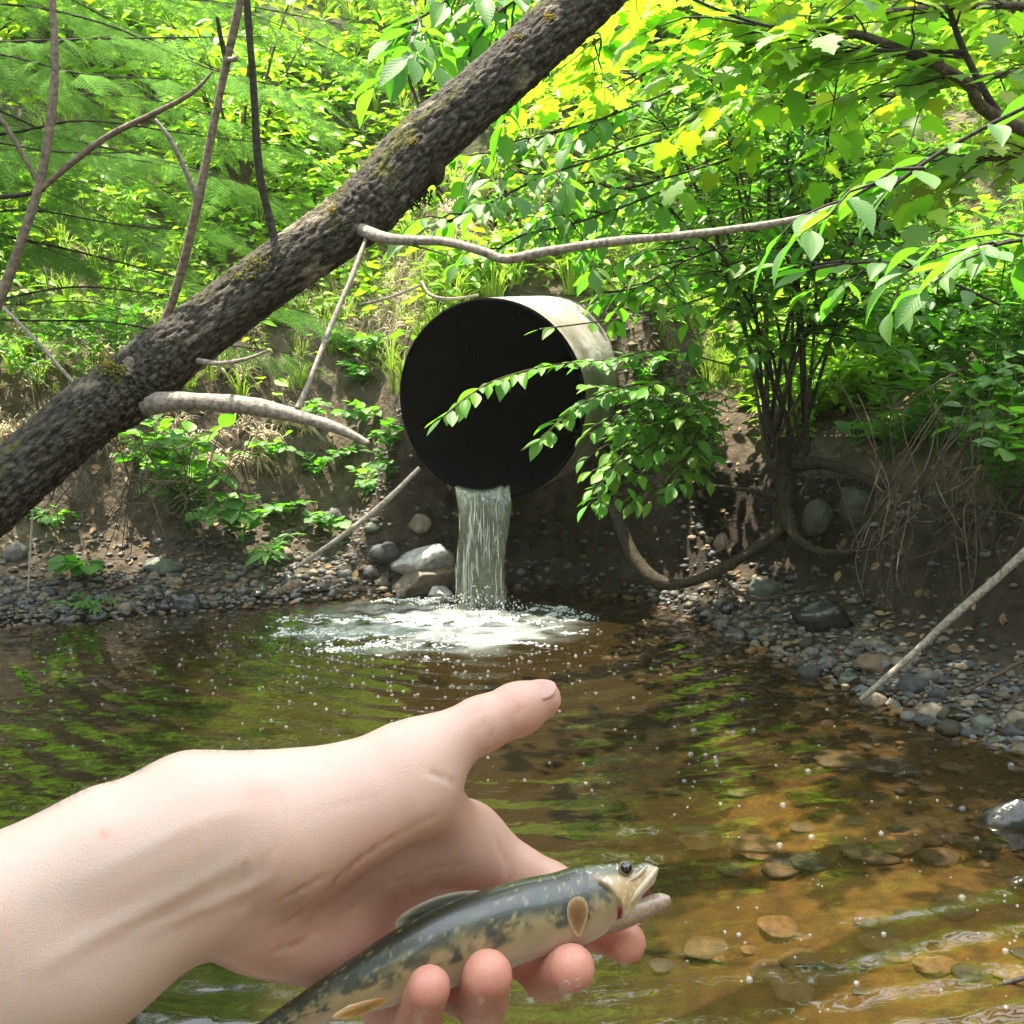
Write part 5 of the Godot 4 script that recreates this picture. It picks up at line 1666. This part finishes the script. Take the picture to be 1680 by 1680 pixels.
func make_sticks() -> void:
	stick("stick", "long bare stick slanting from the right edge down to the waterline", [[1412, 1148, 2.90, 0.007], [1490, 1080, 2.86, 0.010], [1560, 1015, 2.82, 0.011], [1640, 945, 2.78, 0.012], [1720, 870, 2.74, 0.012]], "dead_twig")
	stick("stick", "thin stick lying on the gravel at the right edge", [[1590, 1132, 2.75, 0.004], [1640, 1105, 2.72, 0.005], [1700, 1072, 2.68, 0.006]], "root")
	stick("stick", "bare stick leaning on the left gravel towards the pipe", [[488, 930, 3.86, 0.008], [560, 880, 3.9, 0.011], [630, 825, 3.96, 0.011], [688, 768, 4.02, 0.009]], "dead_twig")
	stick("stick", "pale stick across the bank above and left of the pipe", [[590, 500, 4.1, 0.004], [640, 488, 4.1, 0.006], [690, 468, 4.12, 0.007]], "dead_twig")
	stick("vine", "bent dead vine arching over the top of the pipe", [[692, 462, 4.1, 0.006], [706, 484, 4.05, 0.006], [740, 490, 4.03, 0.005], [785, 484, 4.05, 0.004]], "dead_twig", "vine")
	stick("twig", "short dark twig poking out of the water at the lower right", [[1632, 1618, 1.66, 0.002], [1660, 1610, 1.66, 0.004], [1710, 1596, 1.66, 0.005]], "dark_twig", "twig")
	stick("stick", "upright dead stem standing on the left gravel", [[46, 975, 3.5, 0.003], [50, 900, 3.5, 0.004], [54, 830, 3.5, 0.003]], "dead_twig")
	stick("stick", "thin dead stick behind the trunk on the far left bank", [[0, 500, 3.2, 0.006], [60, 560, 3.2, 0.006], [140, 650, 3.2, 0.005]], "dead_twig")
	stick("branch", "white dead branch lying on the sunny bank behind the shrub stems", [[1210, 600, 4.3, 0.007], [1260, 608, 4.3, 0.007], [1320, 615, 4.3, 0.005]], "dead_twig", "branch")
	for g in [["dead_brush", "tangle of dead stalks hanging over the undercut bank at the right", [1430, 1700], [600, 860], [780, 1010], 2.75, 3.4, 90, 0.0024], ["dead_brush", "web of fine dead roots under the overhang below the leaning trunk", [20, 330], [700, 800], [780, 930], 3.4, 3.8, 60, 0.0022]]:
		var o := px((g[2][0] + g[2][1]) / 2.0, g[4][0], g[5])
		var t := thing(g[0], g[1], "dead plant", o)
		for i in g[7]:
			var x := rr(g[2][0], g[2][1])
			var d := rr(g[5], g[6])
			var a := px(x + rr(-60, 140), rr(g[3][0], g[3][1]), d + 0.1)
			var b := px(x + rr(-40, 20), rr(g[4][0], g[4][1]), d)
			var path := [v4(a, g[8]), v4(a.lerp(b, 0.35) + rv(0.09), g[8] * 0.9), v4(a.lerp(b, 0.7) + rv(0.09), g[8] * 0.7), v4(b, g[8] * 0.4)]
			put("stalk", tube_mesh(local(smooth_path(path, 5), o), 5), M.root if i % 2 else M.dark_root, t)

# ------------------------------------------------------------------ falling water, foam, bubbles
func make_falls() -> void:
	var wm := mat(lin(0.30, 0.33, 0.25), 0.06, 0.7)
	wm.transparency = BaseMaterial3D.TRANSPARENCY_ALPHA
	wm.albedo_color.a = 0.15
	M.fall = wm
	var white := mat(lin(0.52, 0.55, 0.54), 0.3, 0.5)
	M.foam = white
	var top := px(790, 812, 3.99)
	var o := Vector3(top.x, 0, top.z + 0.08)
	var t := thing("falling_water", "stream of water pouring from the pipe mouth into the pool", "waterfall", o)
	var sheet := func(half: float, deep: float, seed_: float, rough: float) -> ArrayMesh:
		var v := PackedVector3Array()
		var idx := PackedInt32Array()
		var rows := 130
		var sides := 150
		for i in rows + 1:
			var f := float(i) / rows
			var y := lerpf(top.y + 0.012, -0.02, f)
			var z := top.z + 0.10 * sqrt(f) * 1.1 - 0.03
			for k in sides:
				var a := TAU * k / sides
				var n := fn_a.get_noise_3d(cos(a) * 190.0 + seed_, sin(a) * 190.0, f * 90.0) + 0.8 * fn_a.get_noise_3d(cos(a) * 700.0 + seed_, sin(a) * 500.0, f * 420.0)
				var w := half * lerpf(1.05, 0.88, smoothstep(0, 0.5, f)) * (1.0 + (0.06 + 0.16 * f) * n)
				v.append(Vector3(top.x + cos(a) * w + 0.006 * n + 0.010 * sin(f * 7.0 + seed_), y + 0.02 * (1.0 - f) * cos(a) * cos(a), z + sin(a) * deep * (1.0 + rough * n)) - o)
		for i in rows:
			for k in sides:
				var a := i * sides + k
				var b := i * sides + (k + 1) % sides
				idx.append_array([a, b, a + sides, b, b + sides, a + sides])
		return mesh_of(v, idx)
	put("water_sheet", sheet.call(0.098, 0.030, 0.0, 0.9), wm, t)
	put("inner_water", sheet.call(0.080, 0.018, 300.0, 1.4), wm, t)
	var tubes := Tubes.new()
	for i in 34:
		var x := top.x + rr(-0.095, 0.092)
		var f0 := rr(0.0, 0.6)
		var f1 := minf(f0 + rr(0.1, 0.45), 1.0)
		var path := []
		for k in 14:
			var f := lerpf(f0, f1, k / 13.0)
			path.append(v4(Vector3(x + 0.004 * fn_a.get_noise_2d(i * 90.0, f * 500.0), lerpf(top.y, 0, f), top.z + 0.11 * sqrt(f) + 0.004) - o, 0.0012 * sin(k / 13.0 * PI) + 0.0003 + 0.0016 * maxf(0.0, fn_a.get_noise_2d(i * 50.0, f * 1200.0))))
		tubes.add(path, 6)
	var froth := mat(lin(0.7, 0.73, 0.68), 0.2, 0.6)
	froth.transparency = BaseMaterial3D.TRANSPARENCY_ALPHA
	froth.albedo_color.a = 0.5
	put("strands", mesh_of(tubes.v, tubes.idx), froth, t).set_meta("kind", "stuff")
	# foam where it lands
	var flake := stone_mesh(31, 1.0, 0.5, 5, 8)
	var xf := []
	var cols := []
	var c := Vector2(o.x - 0.16, o.z + 0.22)
	while xf.size() < 5200:
		var r := pow(rng.randf(), 0.8)
		var a := rr(0, TAU)
		var x := c.x + cos(a) * r * 0.60
		var z := c.y + sin(a) * r * 0.42
		if fn_b.get_noise_2d(x * 170.0, z * 500.0) + 0.7 * fn_b.get_noise_2d(x * 900.0, z * 2000.0) < -0.12 + 0.55 * r: continue
		var s := rr(0.0010, 0.0036)
		xf.append(Transform3D(Basis(Vector3.UP, rr(0, TAU)).scaled(Vector3(s * 1.7, s * 0.8, s)), Vector3(x, wave(x, z) + s * 0.2, z)))
	tag(scatter("foam", flake, white, xf, []), "white foam churning where the falling water lands", "foam")
	var fv := PackedVector3Array()
	var fc := PackedColorArray()
	var fi := PackedInt32Array()
	var nx := 110
	var nz := 80
	for j in nz + 1:
		for i in nx + 1:
			var x := c.x + (float(i) / nx - 0.5) * 1.5
			var z := c.y + (float(j) / nz - 0.5) * 1.1
			var q := Vector2((x - c.x) / 0.66, (z - c.y) / 0.46).length()
			var n := fn_b.get_noise_2d(x * 150.0, z * 420.0) + 0.6 * fn_b.get_noise_2d(x * 600.0, z * 1500.0)
			fv.append(Vector3(x, wave(x, z) + 0.0025 + 0.002 * n * (1.0 - minf(q, 1.0)), z))
			fc.append(Color(0.36, 0.40, 0.38, clampf((1.0 - q) * 0.42 + 1.1 * n * (1.1 - q), 0.0, 0.55) * smoothstep(1.0, 0.6, q)))
	for j in nz:
		for i in nx:
			var a := j * (nx + 1) + i
			fi.append_array([a, a + 1, a + nx + 1, a + 1, a + nx + 2, a + nx + 1])
	var fm := mat(Color.WHITE, 0.5, 0.4)
	fm.vertex_color_use_as_albedo = true
	fm.transparency = BaseMaterial3D.TRANSPARENCY_ALPHA
	var froth_sheet := put("froth", mesh_of(fv, fi, null, fc), fm)
	tag(froth_sheet, "milky aerated water round the foot of the falling water", "foam", "", "stuff")
	# drops thrown up at the foot
	xf = []
	for i in 260:
		var a := rr(0, TAU)
		var r := pow(rng.randf(), 0.6) * 0.20
		var s := rr(0.001, 0.0032)
		xf.append(Transform3D(Basis().scaled(Vector3(s, s * 1.5, s)), Vector3(o.x + cos(a) * r, rr(0.0, 0.11) * (1.0 - r * 3.5), o.z + 0.03 + sin(a) * r * 0.5)))
	tag(scatter("spray", flake, white, xf, []), "fine spray drops at the foot of the falling water", "spray")

func make_bubbles() -> void:
	var bm := mat(lin(0.75, 0.78, 0.80), 0.05, 0.8)
	bm.transparency = BaseMaterial3D.TRANSPARENCY_ALPHA
	bm.albedo_color.a = 0.10
	var dome := SphereMesh.new()
	dome.radius = 1.0
	dome.height = 2.0
	dome.radial_segments = 16
	dome.rings = 8
	var more := []
	for i in 700:
		var x := 0.0
		var y := 0.0
		var big := rr(1.3, 3.2)
		if i < 110:
			x = rr(1120, 1680)
			y = rr(1130, 1660)
			big = rr(1.2, 3.0) if i > 24 else rr(4.0, 6.0)
		elif i < 420:
			x = 640 + rng.randfn(0, 190)
			y = 1055 + absf(rng.randfn(0, 60)) - 25
		else:
			x = rr(0, 1200)
			y = 1010 + pow(rng.randf(), 1.6) * 330
		var dir := px(x, y, 1.0) - EYE
		if dir.y > -0.05: continue
		var p := EYE + dir * (-EYE.y / dir.y)
		if inland(p.x, p.z) > -0.02: continue
		p.y = wave(p.x, p.z)
		var s := big * (-EYE.y / dir.y) / lens
		var x_ := Transform3D(Basis().scaled(Vector3(s, s * 0.9, s)), p)
		if i < 290:
			var o := put("bubble", dome, bm, null, x_)
			tag(o, "tiny clear bubble floating on the pool" if big < 3.9 else "clear bubble drifting over the shallow stones at the right", "bubble", "bubbles floating on the water")
		else: more.append(x_)
	tag(scatter("small_bubbles", dome, bm, more, []), "countless tiny bubbles spread over the pool", "bubbles")

func make_hand_details() -> void:
	pass

func _ready() -> void:
	rng.seed = 7
	fn_a.seed = 3
	fn_a.fractal_octaves = 3
	fn_b.seed = 9
	fn_b.fractal_octaves = 4
	fn_c.noise_type = FastNoiseLite.TYPE_CELLULAR
	fn_c.cellular_return_type = FastNoiseLite.RETURN_DISTANCE2_SUB
	fn_c.fractal_type = FastNoiseLite.FRACTAL_NONE
	fn_c.seed = 5
	make_sky()
	make_materials()
	make_leaf_shapes()
	make_ground()
	make_water()
	make_culvert()
	make_canopy()
	make_trunk()
	make_sapling()
	make_hemlock()
	make_shrub()
	make_maple()
	make_sprays()
	make_bushes()
	make_cover()
	make_weeds()
	make_stones()
	make_sticks()
	make_falls()
	make_bubbles()
	make_hand()
	make_hand_details()
	make_fish()
